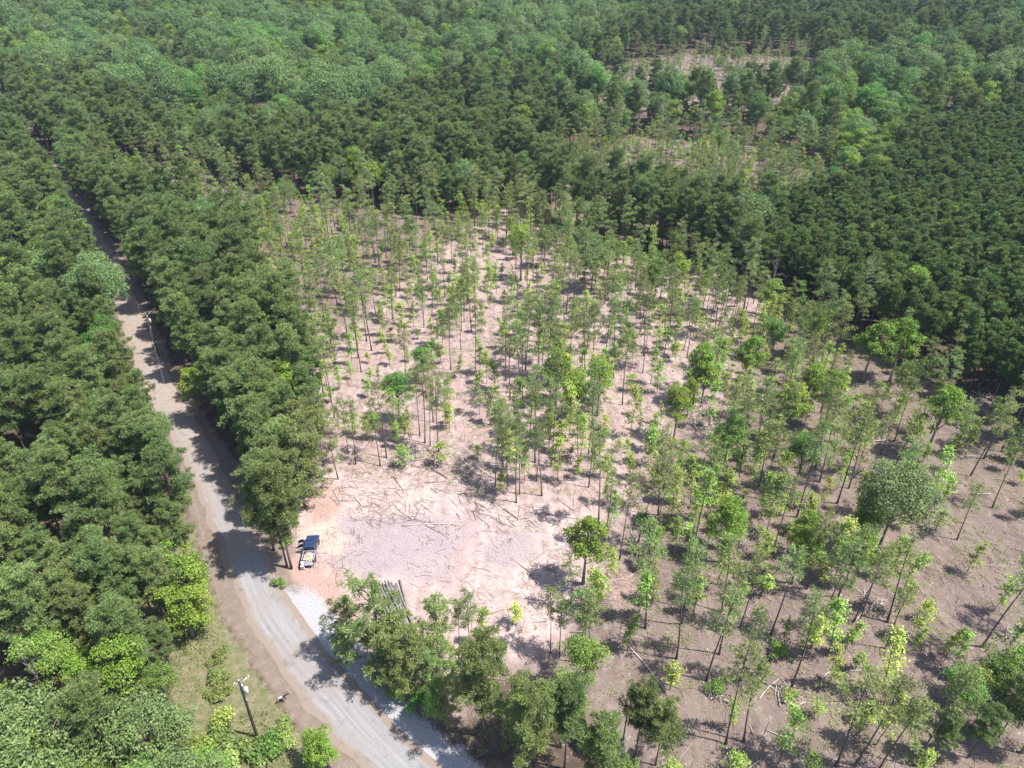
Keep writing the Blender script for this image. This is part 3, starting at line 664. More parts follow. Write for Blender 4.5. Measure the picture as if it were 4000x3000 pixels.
for px, py, v, s in ((1120, 2870, 0, 1.4), (1060, 2930, 1, 1.3), (980, 2950, 0, 1.6), (900, 2960, 2, 1.7), (850, 2900, 0, 1.5), (760, 2960, 3, 1.4), (860, 2830, 3, 1.0), (640, 2960, 1, 1.6), (560, 2980, 0, 1.5),
                     (120, 2860, 0, 1.7), (180, 2930, 3, 1.3), (60, 2900, 3, 1.4), (100, 2980, 0, 1.6), (230, 2980, 2, 1.9), (20, 2800, 2, 1.6), (40, 2740, 1, 1.6), (3040, 2545, 1, .9), (3085, 2715, 2, 1.), (2795, 2690, 1, .8), (860, 2700, 0, 1.1),
                     (855, 2640, 2, 1.2), (850, 2560, 0, 1.0), (1110, 2110, 0, 1.), (1085, 2280, 0, .8), (1330, 2460, 2, .5), (1500, 2650, 1, 1.1), (1560, 2700, 1, 1.2), (1640, 2740, 1, 1.2), (2520, 2040, 1, 1.1), (2560, 2080, 1, 1.)):
    put('shrub', *w(px, py, .5), s, v)

# everything else: a jittered lattice over what the view can take in, the species by the zone it falls in
def scatter():
    pts = []
    y = 34.0
    for y0, y1, sp in ((34, 330, 3.0), (330, 1080, 6.4)):
        ny = int((y1 - y0) / sp)
        for j in range(ny):
            yy = y0 + (j + .5) * sp
            half = 0.79 * yy + 26
            nx = int(2 * half / sp)
            xx = -half + (np.arange(nx) + .5) * sp
            pts.append(np.stack([xx + rng.uniform(-.46, .46, nx) * sp, yy + rng.uniform(-.46, .46, nx) * sp], -1))
    P = np.concatenate(pts); P = P[rng.permutation(len(P))]
    X, Y = P.T; Zt = terrain(X, Y)
    dr, side = dist_line(X, Y, ROAD)
    clr = inpoly(X, Y, CLEAR) | (dist_line(X, Y, CLEAR, True)[0] < 1.0)
    thin = inpoly(X, Y, THIN) | inpoly(X, Y, THIN_B) | inpoly(X, Y, THIN_C)
    pbx, pby, dpt = proj(X, Y, Zt); pcx, pcy, _ = proj(X, Y, Zt + 12)
    zb = inpoly(pcx, pcy, Z_BOTTOM); rp = inpoly(pcx, pcy, Z_RIGHTPINE); rh = inpoly(pcx, pcy, Z_RIGHTHW); tr_ = inpoly(pcx, pcy, Z_TOPRIGHT)
    lm = inpoly(pcx, pcy, Z_LEFTMID); lp = inpoly(pcx, pcy, Z_LEFTPINE); ll = inpoly(pcx, pcy, Z_LEFTLOW); ht = inpoly(pcx, pcy, Z_HWTOP); fld = inpoly(X, Y, Z_FIELD)
    mixn = fbm(X, Y, 60, 91, 2); mix2 = fbm(X, Y, 26, 92, 2)
    logd = dist_line(X, Y, LOGS_P, True)[0] * np.where(inpoly(X, Y, LOGS_P), 0, 1)
    truckd = np.hypot(X - TRUCK.x, Y - TRUCK.y)
    den = np.ones(len(X))
    for poly, mlt in (([(2200, 2180), (2480, 2150), (2750, 2300), (3000, 2520), (3600, 2600), (4100, 2950), (4100, 3150), (2500, 3150), (2300, 2750)], .13), ([(3560, 1800), (4200, 1750), (4200, 2700), (3650, 2560), (3480, 2250)], .28),
                      ([(1330, 1860), (1480, 1560), (1900, 1600), (1940, 1880)], .25), ([(1300, 1600), (1380, 1150), (1950, 1150), (1950, 1600)], .5), ([(1960, 1300), (2500, 1300), (2450, 1800), (2050, 1960)], 1.25), ([(1040, 1010), (930, 900), (1500, 900), (1480, 1050), (1300, 1320)], 1.3), ([(380, 650), (1020, 690), (960, 980), (430, 850)], .45), ([(2380, 1600), (2750, 1300), (2700, 1600), (2400, 2050)], .5)):
        den *= np.where(inpoly(pbx, pby, poly), mlt, 1)
    U = rng.uniform(size=len(X)); U2 = rng.uniform(size=len(X))
    for i in range(len(X)):
        x, y, d = X[i], Y[i], dr[i]
        if fld[i] or truckd[i] < 7 or logd[i] < 2.5: continue
        far = y > 330
        if side[i] > 0 and y < 72 and pcx[i] > 640 and d < 16 and y < 62: continue
        if side[i] > 0:                                    # left of the road
            lim = (5.4 if y < 100 else 4.7 if y < 165 else 4.0) if y > 74 else 6.0 + 8.5 * min(1, (74 - y) / 22.0)
        else: lim = (8.5 if y < 105 else 7.4 if y < 175 else 5.4 if y < 215 else 3.8) if y > 72 else 7.5
        if d < lim: continue
        if y < 74 and side[i] < 0 and not zb[i] and not thin[i]: continue
        if clr[i] and not zb[i]: continue
        if thin[i] and not zb[i]:
            young_p = 0.055 if not far else .12
            if y > 330:
                if U[i] < .34 and not near_any(x, y, 3.5): put('slender', x, y, random.uniform(.8, 1.08))
                elif U[i] > .72 and not near_any(x, y, 3): put('young' if U2[i] < .8 else 'green', x, y, random.uniform(.5, 1.1) * (1 if U2[i] < .8 else .7))
                continue
            dm = den[i]; dens = (0.32 + 0.30 * mix2[i]) * dm
            # the far corner and the middle of the lot stand thicker
            if U[i] < dens * 0.62:
                if not near_any(x, y, 2.3): put('slender', x, y, random.uniform(.78, 1.14))
            elif U[i] < dens * 0.62 + (0.36 + 0.26 * mix2[i]) * (.4 + .6 * dm):
                if not near_any(x, y, 1.7): put('young', x, y, random.uniform(.6, 1.25))
            elif U[i] < dens * .62 + (.46 + .26 * mix2[i]) * (.45 + .55 * dm) and U2[i] < .2:
                if not near_any(x, y, 4.0): put('lime' if U2[i] < .05 else 'green', x, y, random.uniform(.5, .75))
            continue
        if zb[i]:
            if not near_any(x, y, 2.7): put('pine' if U2[i] < .8 else 'green', x, y, random.uniform(.66, .9) if U2[i] < .8 else .7)
            continue
        if rp[i]:
            if far:
                if not near_any(x, y, 2.6): put('plantation', x, y, random.uniform(.9, 1.12))
            elif not near_any(x, y, 2.45):
                put('plantation' if U2[i] < .985 else 'lime', x, y, random.uniform(.9, 1.12))
            continue
        if lp[i]: p = (.88, .05, .05, .02)
        elif ll[i]: p = (.06, .50, .34, .10)
        elif lm[i]: p = (.45, .33, .14, .08)
        elif rh[i]: p = (.05, .28, .42, .25)
        elif tr_[i]: p = (.80, .10, .06, .04)
        elif ht[i]: p = (.06, .62, .18, .14) if mixn[i] > -.40 else (.6, .3, .05, .05)
        else:
            q = .66 - .5 * mixn[i] - .25 * mix2[i]
            if pby[i] > 1150 and pcx[i] < 1500: q = .92
            q = min(max(q, .1), .95); p = (q, (1 - q) * .55, (1 - q) * .25, (1 - q) * .2)
        c = np.cumsum(p); u = U[i]
        kind = 'pine' if u < c[0] else 'sage' if u < c[1] else 'green' if u < c[2] else 'lime'
        gap = {'pine': 3.2, 'sage': 5.6, 'green': 4.9, 'lime': 4.3}[kind] * (1.0 if not far else 1.3 if kind != 'sage' else 1.5)
        if ll[i]: gap *= .62
        if near_any(x, y, gap): continue
        s = random.uniform(.62, 1.18) * ({'sage': 1.42, 'green': 1.35, 'lime': 1.2}.get(kind, 1.08) if far else 1)
        if ll[i]: s *= .82
        if lp[i] and kind == 'pine': s *= .82
        put(kind, x, y, s)
    # low shrubs along the wood's edge and in the thinned stand
    n = 0
    for k in range(9000):
        y = 40 + 190 * random.random() ** 1.3; x = random.uniform(-.8 * y - 5, .8 * y + 5)
        pass
scatter()

# ------------------------------------------------------------------ trees as objects: the ones that show largest, each a thing; the rest of each kind one mass
KINDS = {  # kind: (object name, category, group, look, how many stand as things, name of the mass)
    'pine': ("pine_tree", "pine tree", "tall bushy pines of the closed woods", "tall bushy pine", 300, "pine_woods"),
    'plantation': ("plantation_pine", "pine tree", "close-set young pines of the dense plantation", "young narrow-crowned pine", 300, "plantation_woods"),
    'slender': ("slender_pine", "pine tree", "slender bare-trunked pines left standing after logging", "slender bare-trunked pine", 300, "thinned_pine_woods"),
    'sage': ("oak_tree", "tree", "round grey-green broadleaf trees of the woods", "round grey-green broadleaf tree", 230, "oak_woods"),
    'green': ("broadleaf_tree", "tree", "mid-green leafy trees of the woods", "mid-green leafy tree", 170, "broadleaf_woods"),
    'lime': ("lime_green_tree", "tree", "bright yellow-green spring trees", "bright yellow-green leafy tree", 170, "bright_woods"),
    'young': ("sapling", "sapling", "thin yellow-green saplings of the logged ground", "thin yellow-green sapling", 300, "sapling_woods"),
    'shrub': ("shrub", "shrub", "low leafy shrubs", "low leafy shrub", 300, "shrub_woods"),
}
for t in TREES:
    t['z'] = gz(t['x'], t['y']); h = HT[t['kind']][t['var']] * t['s']; t['h'] = h
    f = {'young': .6, 'shrub': .5, 'pine': .7, 'slender': .8, 'plantation': .78}.get(t['kind'], .62)
    px, py, d = proj(t['x'], t['y'], t['z'] + h * f); t['px'], t['py'], t['d'] = float(px), float(py), float(d)
    R = {'pine': 3, 'plantation': 1.9, 'slender': 1.7, 'sage': 5, 'green': 4, 'lime': 3, 'young': 1.4, 'shrub': 1.6}[t['kind']] * t['s']
    pad = R / t['d'] * FPX
    t['in'] = -pad * .6 < t['px'] < 4000 + pad * .6 and -pad * .6 < t['py'] < 3000 + pad * .6
    t['size'] = R * h / t['d'] ** 2

LANDMARKS = [("the blue pickup", *proj(TRUCK.x, TRUCK.y, 1)[:2]), ("the near utility pole", 980, 2770), ("the mailbox", 1110, 2710), ("the log stack", 1540, 2430), ("the bare bend of the road", 480, 1250)]
LANDMARKS = [(a, float(b), float(c)) for a, b, c in LANDMARKS]
for t in TREES:
    if t['key'] and t['in']: LANDMARKS.append((t['key'], t['px'], t['py']))
ORD = ["nearest", "second nearest", "third nearest", "fourth nearest"]
USED = set()
def zone_phrase(t):
    x, y = t['x'], t['y']
    _, sd = dist_line(np.array([x]), np.array([y]), ROAD)
    if inpoly(np.array([x]), np.array([y]), THIN_B)[0] or inpoly(np.array([x]), np.array([y]), THIN_C)[0]: return "the far thinned patch"
    if sd[0] > 0: return "woods left of the road"
    if inpoly(np.array([x]), np.array([y]), THIN)[0]:
        return "the right thinned stand" if t['py'] > 1300 and t['px'] > 2400 + (2000 - t['py']) * .75 else "the logged lot"
    if t['kind'] == 'plantation': return "the dense plantation"
    if t['py'] < 800: return "far woods"
    return "woods round the lot"

def label_all(items, look_of, reach=260):
    """a label for each item that singles it out: against the nearest landmark, else by its place in the photograph"""
    rel = {}
    for t in items:
        if t['label']: USED.add(t['label']); continue
        best = None
        for nm, lx, ly in LANDMARKS:
            dx, dy = t['px'] - lx, t['py'] - ly; q = math.hypot(dx, dy)
            if 12 < q < reach and (best is None or q < best[0]): best = (q, nm, dx, dy)
        if best:
            q, nm, dx, dy = best
            dr_ = ("right of" if dx > 0 else "left of") if abs(dx) > abs(dy) else ("beyond" if dy < 0 else "in front of")
            rel.setdefault((look_of(t), dr_, nm), []).append((q, t))
    for (lk, dr_, nm), L_ in rel.items():
        L_.sort(key=lambda e: e[0])
        for k, (q, t) in enumerate(L_[:4]):
            s = f"{ORD[k]} {lk} {dr_} {nm}" if len(L_) > 1 else f"{lk} {dr_} {nm}"
            if len(s.split()) <= 16 and s not in USED: t['label'] = s; USED.add(s)
    for t in items:
        if t['label']: continue
        for nd in (0, 1, 2):
            s = f"{look_of(t)}, {zone_phrase(t)}, {t['px'] / 40:.{nd}f}% across, {t['py'] / 30:.{nd}f}% down the photo"
            if s not in USED: break
        t['label'] = s; USED.add(s)

def look_of_tree(t):
    base = KINDS[t['kind']][3]
    if t['kind'] == 'slender': return base.replace("slender", "small slender") if t['s'] < .82 else base
    if t['kind'] == 'shrub': return "low leafy shrub"
    return base

MASS = {}
for kind, (nm, cat, grp, look, most, mass) in KINDS.items():
    mine = [t for t in TREES if t['kind'] == kind]
    mine.sort(key=lambda t: (not t['in'], 0 if t['label'] else 1, -t['size']))
    things = [t for t in mine[:most] if t['in']]
    rest = mine[len(things):]
    label_all(things, look_of_tree)
    first = {}
    for t in things:
        tm, cm = PROTO[kind][t['var']]
        root = empty(nm, (t['x'], t['y'], t['z']), t['rz'])
        if kind in ('slender', 'young'): root.rotation_euler = (random.gauss(0, .035), random.gauss(0, .035), t['rz'])
        root.scale = (t['s'],) * 3 if kind != 'slender' else (t['s'] * random.uniform(.85, 1.15),) * 2 + (t['s'],)
        tag(root, t['label'], cat, grp)
        if tm is None: link("foliage", cm, root)
        else:
            link("trunk", tm, root); link("crown", cm, root)
        first.setdefault(t['var'], root)
    MASS[kind] = (mass, rest, first)

def mass_object(kind):
    mass, rest, first = MASS[kind]
    rest = [t for t in rest if t['y'] > 20 and t['var'] in first]
    if not rest: return
    me = bpy.data.meshes.new(mass + "_points")
    me.vertices.add(len(rest)); me.vertices.foreach_set("co", np.array([(t['x'], t['y'], t['z']) for t in rest], np.float32).ravel())
    for k, ty, vals in (("variant", 'INT', [t['var'] for t in rest]), ("size", 'FLOAT', [t['s'] for t in rest]), ("turn", 'FLOAT', [t['rz'] for t in rest])):
        a = me.attributes.new(k, ty, 'POINT'); a.data.foreach_set("value", np.array(vals, np.int32 if ty == 'INT' else np.float32))
    o = link(mass, me); tag(o, None, None, None, 'stuff')
    g = bpy.data.node_groups.new(mass, 'GeometryNodeTree')
    g.interface.new_socket("Geometry", in_out='INPUT', socket_type='NodeSocketGeometry'); g.interface.new_socket("Geometry", in_out='OUTPUT', socket_type='NodeSocketGeometry')
    gi = g.nodes.new("NodeGroupInput"); go = g.nodes.new("NodeGroupOutput"); jn = g.nodes.new("GeometryNodeJoinGeometry")
    def attr(n, ty):
        a = g.nodes.new("GeometryNodeInputNamedAttribute"); a.data_type = ty; a.inputs["Name"].default_value = n; return [s for s in a.outputs if s.enabled and s.name == "Attribute"][0]
    av, asz, atn = attr("variant", 'INT'), attr("size", 'FLOAT'), attr("turn", 'FLOAT')
    cx = g.nodes.new("ShaderNodeCombineXYZ"); g.links.new(atn, cx.inputs[2])
    er = g.nodes.new("FunctionNodeEulerToRotation"); g.links.new(cx.outputs[0], er.inputs[0])
    for var, root in sorted(first.items()):
        cmp_ = g.nodes.new("FunctionNodeCompare"); cmp_.data_type = 'INT'; cmp_.operation = 'EQUAL'
        ins = [s for s in cmp_.inputs if s.enabled]; g.links.new(av, ins[0]); ins[1].default_value = var
        tree = g.nodes.new("GeometryNodeJoinGeometry")
        for ch in root.children:
            oi = g.nodes.new("GeometryNodeObjectInfo"); oi.inputs["Object"].default_value = ch; g.links.new(oi.outputs["Geometry"], tree.inputs[0])
        ip = g.nodes.new("GeometryNodeInstanceOnPoints")
        g.links.new(gi.outputs[0], ip.inputs["Points"]); g.links.new(cmp_.outputs[0], ip.inputs["Selection"]); g.links.new(tree.outputs[0], ip.inputs["Instance"])
        g.links.new(er.outputs[0], ip.inputs["Rotation"]); g.links.new(asz, ip.inputs["Scale"]); g.links.new(ip.outputs[0], jn.inputs[0])
    g.links.new(jn.outputs[0], go.inputs[0])
    o.modifiers.new("trees", 'NODES').node_group = g
for kind in KINDS: mass_object(kind)

# ------------------------------------------------------------------ dead trees
def dead_tree(x, y, Ht, seed, label, spread=.35):
    r = np.random.default_rng(seed); T = Geo(); B = Geo()
    zz = np.linspace(-.3, Ht, 7); P = np.stack([np.sin(zz * .3) * .2, np.cos(zz * .25) * .2, zz], -1); T.tube(P, np.linspace(.19, .04, 7), 6)
    for k in range(16):
        z = Ht * r.uniform(.35, .95); az = r.uniform(0, 6.28); Lb = Ht * spread * r.uniform(.4, 1) * (1.15 - z / Ht)
        b = np.array([np.interp(z, zz, P[:, 0]), np.interp(z, zz, P[:, 1]), z]); d = np.array([math.cos(az), math.sin(az), r.uniform(.3, 1.2)])
        tip = b + d * Lb; B.tube([b, b + d * Lb * .5 + r.normal(size=3) * .15, tip], [.06, .04, .012], 4, cap=False)
        for j in range(3):
            q = b + (tip - b) * r.uniform(.4, .9); B.tube([q, q + unit(d + r.normal(size=3) * .7) * Lb * .4], [.03, .008], 3, cap=False)
    root = empty("dead_tree", (x, y, gz(x, y))); tag(root, label, "dead tree", "bare dead trees")
    link("trunk", T.mesh("dead_trunk", [M['palebark']], True), root); link("branches", B.mesh("dead_branches", [M['palebark']], True), root)["kind"] = "stuff"
for px, py, zc, Ht, lab in ((1568, 270, 13, 22, "silver-grey leafless dead tree among the far broadleaf woods"), (1738, 1610, 0, 9, "pale leafless snag on the logged lot left of the middle pines"),
                            (2400, 400, 12, 20, "bare pale snag beside the far thinned patch"), (220, 2790, 0, 13, "leaning bare grey tree at the edge of the lower left wood"),
                            (3020, 1090, 10, 19, "bare-topped dead pine at the dark plantation edge")):
    x, y = w(px, py, zc)
    for _ in range(30): x, y = w(px, py, zc + gz(x, y))
    dead_tree(x, y, Ht, int(px), lab)

# ------------------------------------------------------------------ logs, slash, brush piles
def log_mesh(seed, Ln, r0, mats, crook=.0):
    r = np.random.default_rng(seed); G = Geo(); n = 6; t = np.linspace(-.5, .5, n)
    P = np.stack([t * Ln, crook * Ln * (np.cos(t * 3 + seed) - .8), r.normal(size=n) * .01], -1)
    G.tube(P, r0 * (1 - .35 * (t + .5)) * (1 + r.normal(size=n) * .04), 8, cap=2)
    return G.mesh("log_mesh", mats, True)
LOGM = [log_mesh(k, 1.0 * Ln, R, [M[m], M['cut']], cr) for k, (Ln, R, m, cr) in enumerate([(4.5, .085, 'log', .05), (3.2, .08, 'log', .10), (6.5, .10, 'darklog', .03), (2.2, .11, 'log', .03), (5.5, .075, 'greylog', .08), (3.6, .11, 'darklog', .05), (7.5, .085, 'log', .03)])]
LOGS = []
def put_log(x, y, rz, v, s=1.0, label=None):
    px, py, d = proj(x, y, .1); LOGS.append(dict(x=x, y=y, rz=rz, v=v, s=s, label=label, px=float(px), py=float(py), d=float(d), kind='log', z=gz(x, y), key=None))
for px, py, rzd, v, s, lab in [(1660, 2050, 2, 6, 1.0, "long thin dark log across the top of the wood-chip patch"), (2040, 2210, -40, 2, .8, "dark log slanting down in the middle of the clearing"), (2090, 2340, -8, 3, 1.3, "short thick pale log at the clearing's right edge"),
        (1720, 1850, -48, 5, 1.2, None), (1560, 1890, -55, 2, .7, None), (1790, 1980, -50, 2, .8, None), (2000, 2010, -55, 5, 1., None), (1720, 2000, 35, 6, .7, None), (1400, 1960, -60, 5, .8, None), (1750, 1830, 15, 6, .9, None), (1880, 1950, 2, 0, 1., None),
        (1600, 1790, 10, 4, 1., None), (1620, 1800, 20, 0, 1., None), (1590, 1815, -12, 6, .8, None), (2280, 1860, 12, 6, 1., None), (2220, 1870, -5, 4, 1., None), (2430, 1190, 10, 0, .9, None), (1480, 1300, 15, 6, 1., "long pale log left of the middle of the lot"),
        (3220, 2390, 18, 6, 1.0, "long pale log in the open ground at lower right"), (3180, 2545, 5, 4, 1., None), (3030, 2700, -50, 6, .9, None), (3000, 2690, 40, 0, 1., None), (2520, 2600, -62, 6, 1.2, "long bare pole lying toward the camera at lower right"), (3570, 2260, 86, 6, .8, None), (3480, 1720, 6, 6, 1.2, "long pale log behind the big oak"),
        (2500, 2050, 32, 3, 1.4, None), (2360, 2270, 40, 0, .7, None), (2480, 2240, 45, 1, .9, None), (2560, 2170, 30, 4, .9, None), (3830, 1930, 12, 1, 1., None), (3330, 2620, 20, 1, 1., None), (2300, 2450, 5, 4, 1., None), (1700, 2070, -28, 2, .6, None)]:
    x, y = w(px, py); put_log(x, y, math.radians(rzd) , v, s, lab)
k = 0
BAND = W([(1250, 1900), (1450, 1780), (1800, 1700), (2000, 1960), (2350, 1960), (2300, 2060), (1900, 2080), (1400, 2060)])
while len(LOGS) < 210 and k < 9000:
    k += 1
    if k % 2: px, py = random.uniform(1200, 2380), random.uniform(1680, 2100)
    else: px, py = random.uniform(1100, 3990), random.uniform(950, 2990)
    x, y = w(px, py)
    ok = inpoly(np.array([x]), np.array([y]), BAND if k % 2 else THIN)[0]
    d, _ = dist_line(np.array([x]), np.array([y]), ROAD)
    if not ok or d[0] < 8 or math.hypot(x - TRUCK.x, y - TRUCK.y) < 6 or inpoly(np.array([x]), np.array([y]), LOGS_P)[0]: continue
    put_log(x, y, random.uniform(0, 3.14), random.choice([0, 1, 3, 4, 1, 0, 4, 6, 0, 5]), random.uniform(.4, .85))
LOGS_T = LOGS
label_all(LOGS_T, lambda t: ("pale" if t['v'] in (0, 1, 3, 4, 6) else "dark") + (" long" if (4.5, 3.2, 6.5, 2.2, 5.5, 3.6, 7.5)[t['v']] * t['s'] > 4.6 else " short" if (4.5, 3.2, 6.5, 2.2, 5.5, 3.6, 7.5)[t['v']] * t['s'] < 2.4 else "") + " felled log", 200)
for t in LOGS_T:
    o = link("felled_log", LOGM[t['v']]); o.location = (t['x'], t['y'], t['z'] + .10 * t['s'] + .05); o.rotation_euler = (0, random.uniform(-.03, .03), t['rz']); o.scale = (t['s'],) * 3
    tag(o, t['label'], "log", "felled logs left on the cleared ground")

def slash():
    n = 110000; G = Geo()
    X = rng.uniform(-45, 110, n); Y = rng.uniform(38, 230, n) ** 1.0
    keep = inpoly(X, Y, THIN) | inpoly(X, Y, CLEAR)
    pr = np.clip(fbm(X, Y, 9, 131, 3) * 1.3 + .55, .06, 1) * np.where(inpoly(X, Y, CLEAR), 1.0, .8) * np.clip(110 / np.maximum(Y, 60), .3, 1.2)
    keep &= rng.uniform(size=n) < pr * np.where(inpoly(X, Y, BAND), 1.0, .75)
    dr, _ = dist_line(X, Y, ROAD); keep &= dr > 7.5
    X, Y = X[keep], Y[keep]; n = len(X)
    a = 4.5 * fbm(X, Y, 7, 161, 2) + rng.normal(0, .75, n); band = inpoly(X, Y, BAND); Ln = (rng.gamma(2.0, .34, n) + .25) * np.where(band, 1.7, 1.0); r = .009 + .010 * Ln * rng.uniform(.6, 1.6, n); el = rng.normal(0, .06, n)
    d = np.stack([np.cos(a), np.sin(a), el], -1); p = np.stack([X, Y, terrain(X, Y) + .06 + r], -1); s = np.stack([-np.sin(a), np.cos(a), 0 * a], -1); u = np.array([0, 0, 1.0])
    A = p - d * Ln[:, None] / 2; B = p + d * Ln[:, None] / 2
    o1, o2, o3 = s * r[:, None], -s * r[:, None], u * r[:, None] * 1.7
    k = np.array([0, 0, 0, 1, 2])[rng.integers(0, 5, n)]
    for m in range(3):
        q = k == m
        G.quads(np.stack([(A + o1)[q], (B + o1 * .6)[q], (B + o3 * .6)[q], (A + o3)[q]], 1), m); G.quads(np.stack([(A + o3)[q], (B + o3 * .6)[q], (B + o2 * .6)[q], (A + o2)[q]], 1), m)
    tag(link("slash_debris", G.mesh("slash_debris", [M['log'], M['dead'], M['darklog']])), None, None, None, 'stuff')
slash()

def brush_pile(px, py, R, Hh, n, seed, label, dark=False):
    r = np.random.default_rng(seed); G = Geo()
    for k in range(n):
        a = r.uniform(0, 6.28); q = R * math.sqrt(r.uniform()) * .8; h = Hh * (1 - q / R) * r.uniform(.2, 1.0)
        c = np.array([q * math.cos(a), q * math.sin(a), h + .08]); b = r.uniform(0, 6.28); Ln = R * r.uniform(.5, 1.3); d = np.array([math.cos(b), math.sin(b), r.normal() * .35]); rr = r.uniform(.02, .07) if k > n * .15 else .11
        G.tube([c - d * Ln * .5, c + r.normal(size=3) * .12, c + d * Ln * .5], [rr, rr * .8, rr * .35], 4, m=0 if r.uniform() < .6 else 1, cap=False)
    # the packed heart of the heap
    u = np.linspace(0, 6.28, 15)[:-1]
    for i in range(3):
        r1, r2 = R * .75 * (1 - i / 3), R * .75 * (1 - (i + 1) / 3); z1, z2 = Hh * .62 * (i / 3) ** .8, Hh * .62 * ((i + 1) / 3) ** .8
        for j in range(14):
            p = [(u[j], r1, z1), (u[(j + 1) % 14], r1, z1), (u[(j + 1) % 14], r2, z2), (u[j], r2, z2)]
            G.quads(np.array([(rr * math.cos(t) * (1 + .12 * math.sin(3 * t + seed)), rr * math.sin(t), z - .05) for t, rr, z in p]), 1)
    x, y = w(px, py); o = link("brush_pile", G.mesh("brush_pile", [M['dead' if dark else 'log'], M['dead']])); o.location = (x, y, gz(x, y)); o.rotation_euler = (0, 0, seed)
    tag(o, label, "brush pile", "brush piles")
    return (float(px), float(py))
for a in [(2680, 1225, 5.0, 2.6, 150, 1, "large brown brush pile of tangled poles near the lot's far right edge"), (2450, 1085, 3.2, 1.8, 80, 2, "brush pile left of the round green tree at the lot's far edge"), (2800, 1390, 4.0, 1.6, 90, 3, "brush pile between the sandy track and the right stand"),
          (2780, 1625, 3.6, 1.6, 90, 4, "upper brush pile just outside the lot right of the round lime tree"), (2740, 1660, 3.0, 1.3, 70, 5, "lower brush pile just outside the lot right of the round lime tree"), (3840, 1590, 5.5, 2.4, 150, 6, "shadowed heap of logs and brush at the foot of the right pine wall"),
          (2500, 2130, 2.6, 1.2, 70, 7, "brush pile with pale trunks at the right of the clearing"), (230, 2830, 3.0, 1.6, 80, 8, "grey brush pile under the bare tree at lower left"), (3080, 2720, 2.0, .9, 60, 9, "small dark brush pile in the open ground at lower right"), (2790, 2700, 1.9, .9, 50, 10, "small dark brush pile beside a bare trunk at lower right"),
          (3760, 1700, 2.5, 1.0, 60, 11, "low brush pile in front of the shadowed heap"), (3400, 2350, 2.2, .8, 50, 12, "thin brush pile left of a fallen white pole"), (1850, 1925, 2.4, .8, 60, 13, "brush pile under the tree clump jutting into the clearing")]: brush_pile(*a)

# the stack of cut poles beside the drive: every pole a thing
A0, A1 = np.array(w(1453, 2317)), np.array(w(1547, 2552)); axis = A1 - A0; Ls = np.linalg.norm(axis); axis /= Ls; cross = np.array([-axis[1], axis[0]])
if cross[0] < 0: cross = -cross
pm = [log_mesh(60 + k, Ls * f, r0, [M[mt], M['cut']], c) for k, (f, r0, c, mt) in enumerate([(1.0, .17, .012, 'greylog'), (.88, .14, .018, 'darklog'), (1.06, .19, .008, 'greylog'), (.8, .15, .02, 'log')])]
ORDN = ["first", "second", "third", "fourth", "fifth", "sixth", "seventh", "eighth", "ninth", "tenth", "eleventh", "twelfth", "thirteenth"]
for layer, (n, z, o0, nm) in enumerate([(13, .16, 0.0, "bottom"), (11, .44, .33, "second"), (8, .72, .8, "third"), (5, 1.0, 1.3, "top")]):
    for k in range(n):
        v = random.randrange(4); c = (A0 + A1) / 2 + cross * (o0 + .2 + k * .335 + random.uniform(-.02, .02)) + axis * random.gauss(0, .75)
        o = link("stacked_pole", pm[v]); o.location = (c[0], c[1], z + .06); o.rotation_euler = (0, 0, math.atan2(axis[1], axis[0]) + random.gauss(0, .03) + (math.pi if random.random() < .4 else 0))
        tag(o, f"cut pole in the log stack, {nm} layer, {ORDN[k]} from the left", "log", "cut poles in the log stack")

# ------------------------------------------------------------------ weeds and grass
def weeds():
    n = 30000; X = rng.uniform(-120, 130, n); Y = 38 + 200 * rng.uniform(size=n) ** 1.25
    th = inpoly(X, Y, THIN); cl = inpoly(X, Y, CLEAR); dr, sd = dist_line(X, Y, ROAD); fld = inpoly(X, Y, Z_FIELD)
    nz = fbm(X, Y, 11, 141, 3)
    p = np.where(th & ~cl, np.clip(.34 + .9 * nz, 0, .9), 0) + np.where((dr > 7.5) & (dr < 17) & (sd > 0) & (Y < 105), np.clip(.25 + nz, .05, .8), 0) + np.where(fld, 1.0, 0) + np.where(cl, .015, 0) + np.where((dr > 6.5) & (dr < 11) & (sd < 0) & ~cl, .25, 0)
    k = (rng.uniform(size=n) < p) & (dr > 6.0) & (np.hypot(X - TRUCK.x, Y - TRUCK.y) > 5)
    X, Y = X[k], Y[k]; G = Geo(); m = 20
    C = np.repeat(np.stack([X, Y, terrain(X, Y) + .05], -1), m, 0); R = np.repeat(rng.uniform(.18, .55, len(X)), m)
    C = C + np.stack([rng.normal(size=len(C)) * R, rng.normal(size=len(C)) * R, np.abs(rng.normal(size=len(C))) * R * .7], -1)
    cards(G, C, np.tile([0, 0, 1.0], (len(C), 1)), .09, rng, .5)
    tag(link("weeds", G.mesh("weeds", [M['weed']])), None, None, None, 'stuff')
    n = 60000; X = rng.uniform(-70, 10, n); Y = rng.uniform(30, 105, n); dr, sd = dist_line(X, Y, ROAD)
    pr = np.clip(.55 + 1.1 * fbm(X, Y, 5, 151, 3), 0, 1) * sstep(5.5, 9, dr + fbm(X, Y, 4, 152, 2) * 1.6)
    k = (sd > 0) & (dr < 20) & (rng.uniform(size=n) < pr); X, Y = X[k], Y[k]; G = Geo()
    C = np.stack([X, Y, terrain(X, Y) - .02], -1); spikes(G, C, np.tile([0, 0, 1.0], (len(C), 1)), .3, .035, rng, per=4, spread=.6, up=.5)
    tag(link("grass", G.mesh("grass", [M['grass']])), None, None, None, 'stuff')
weeds()

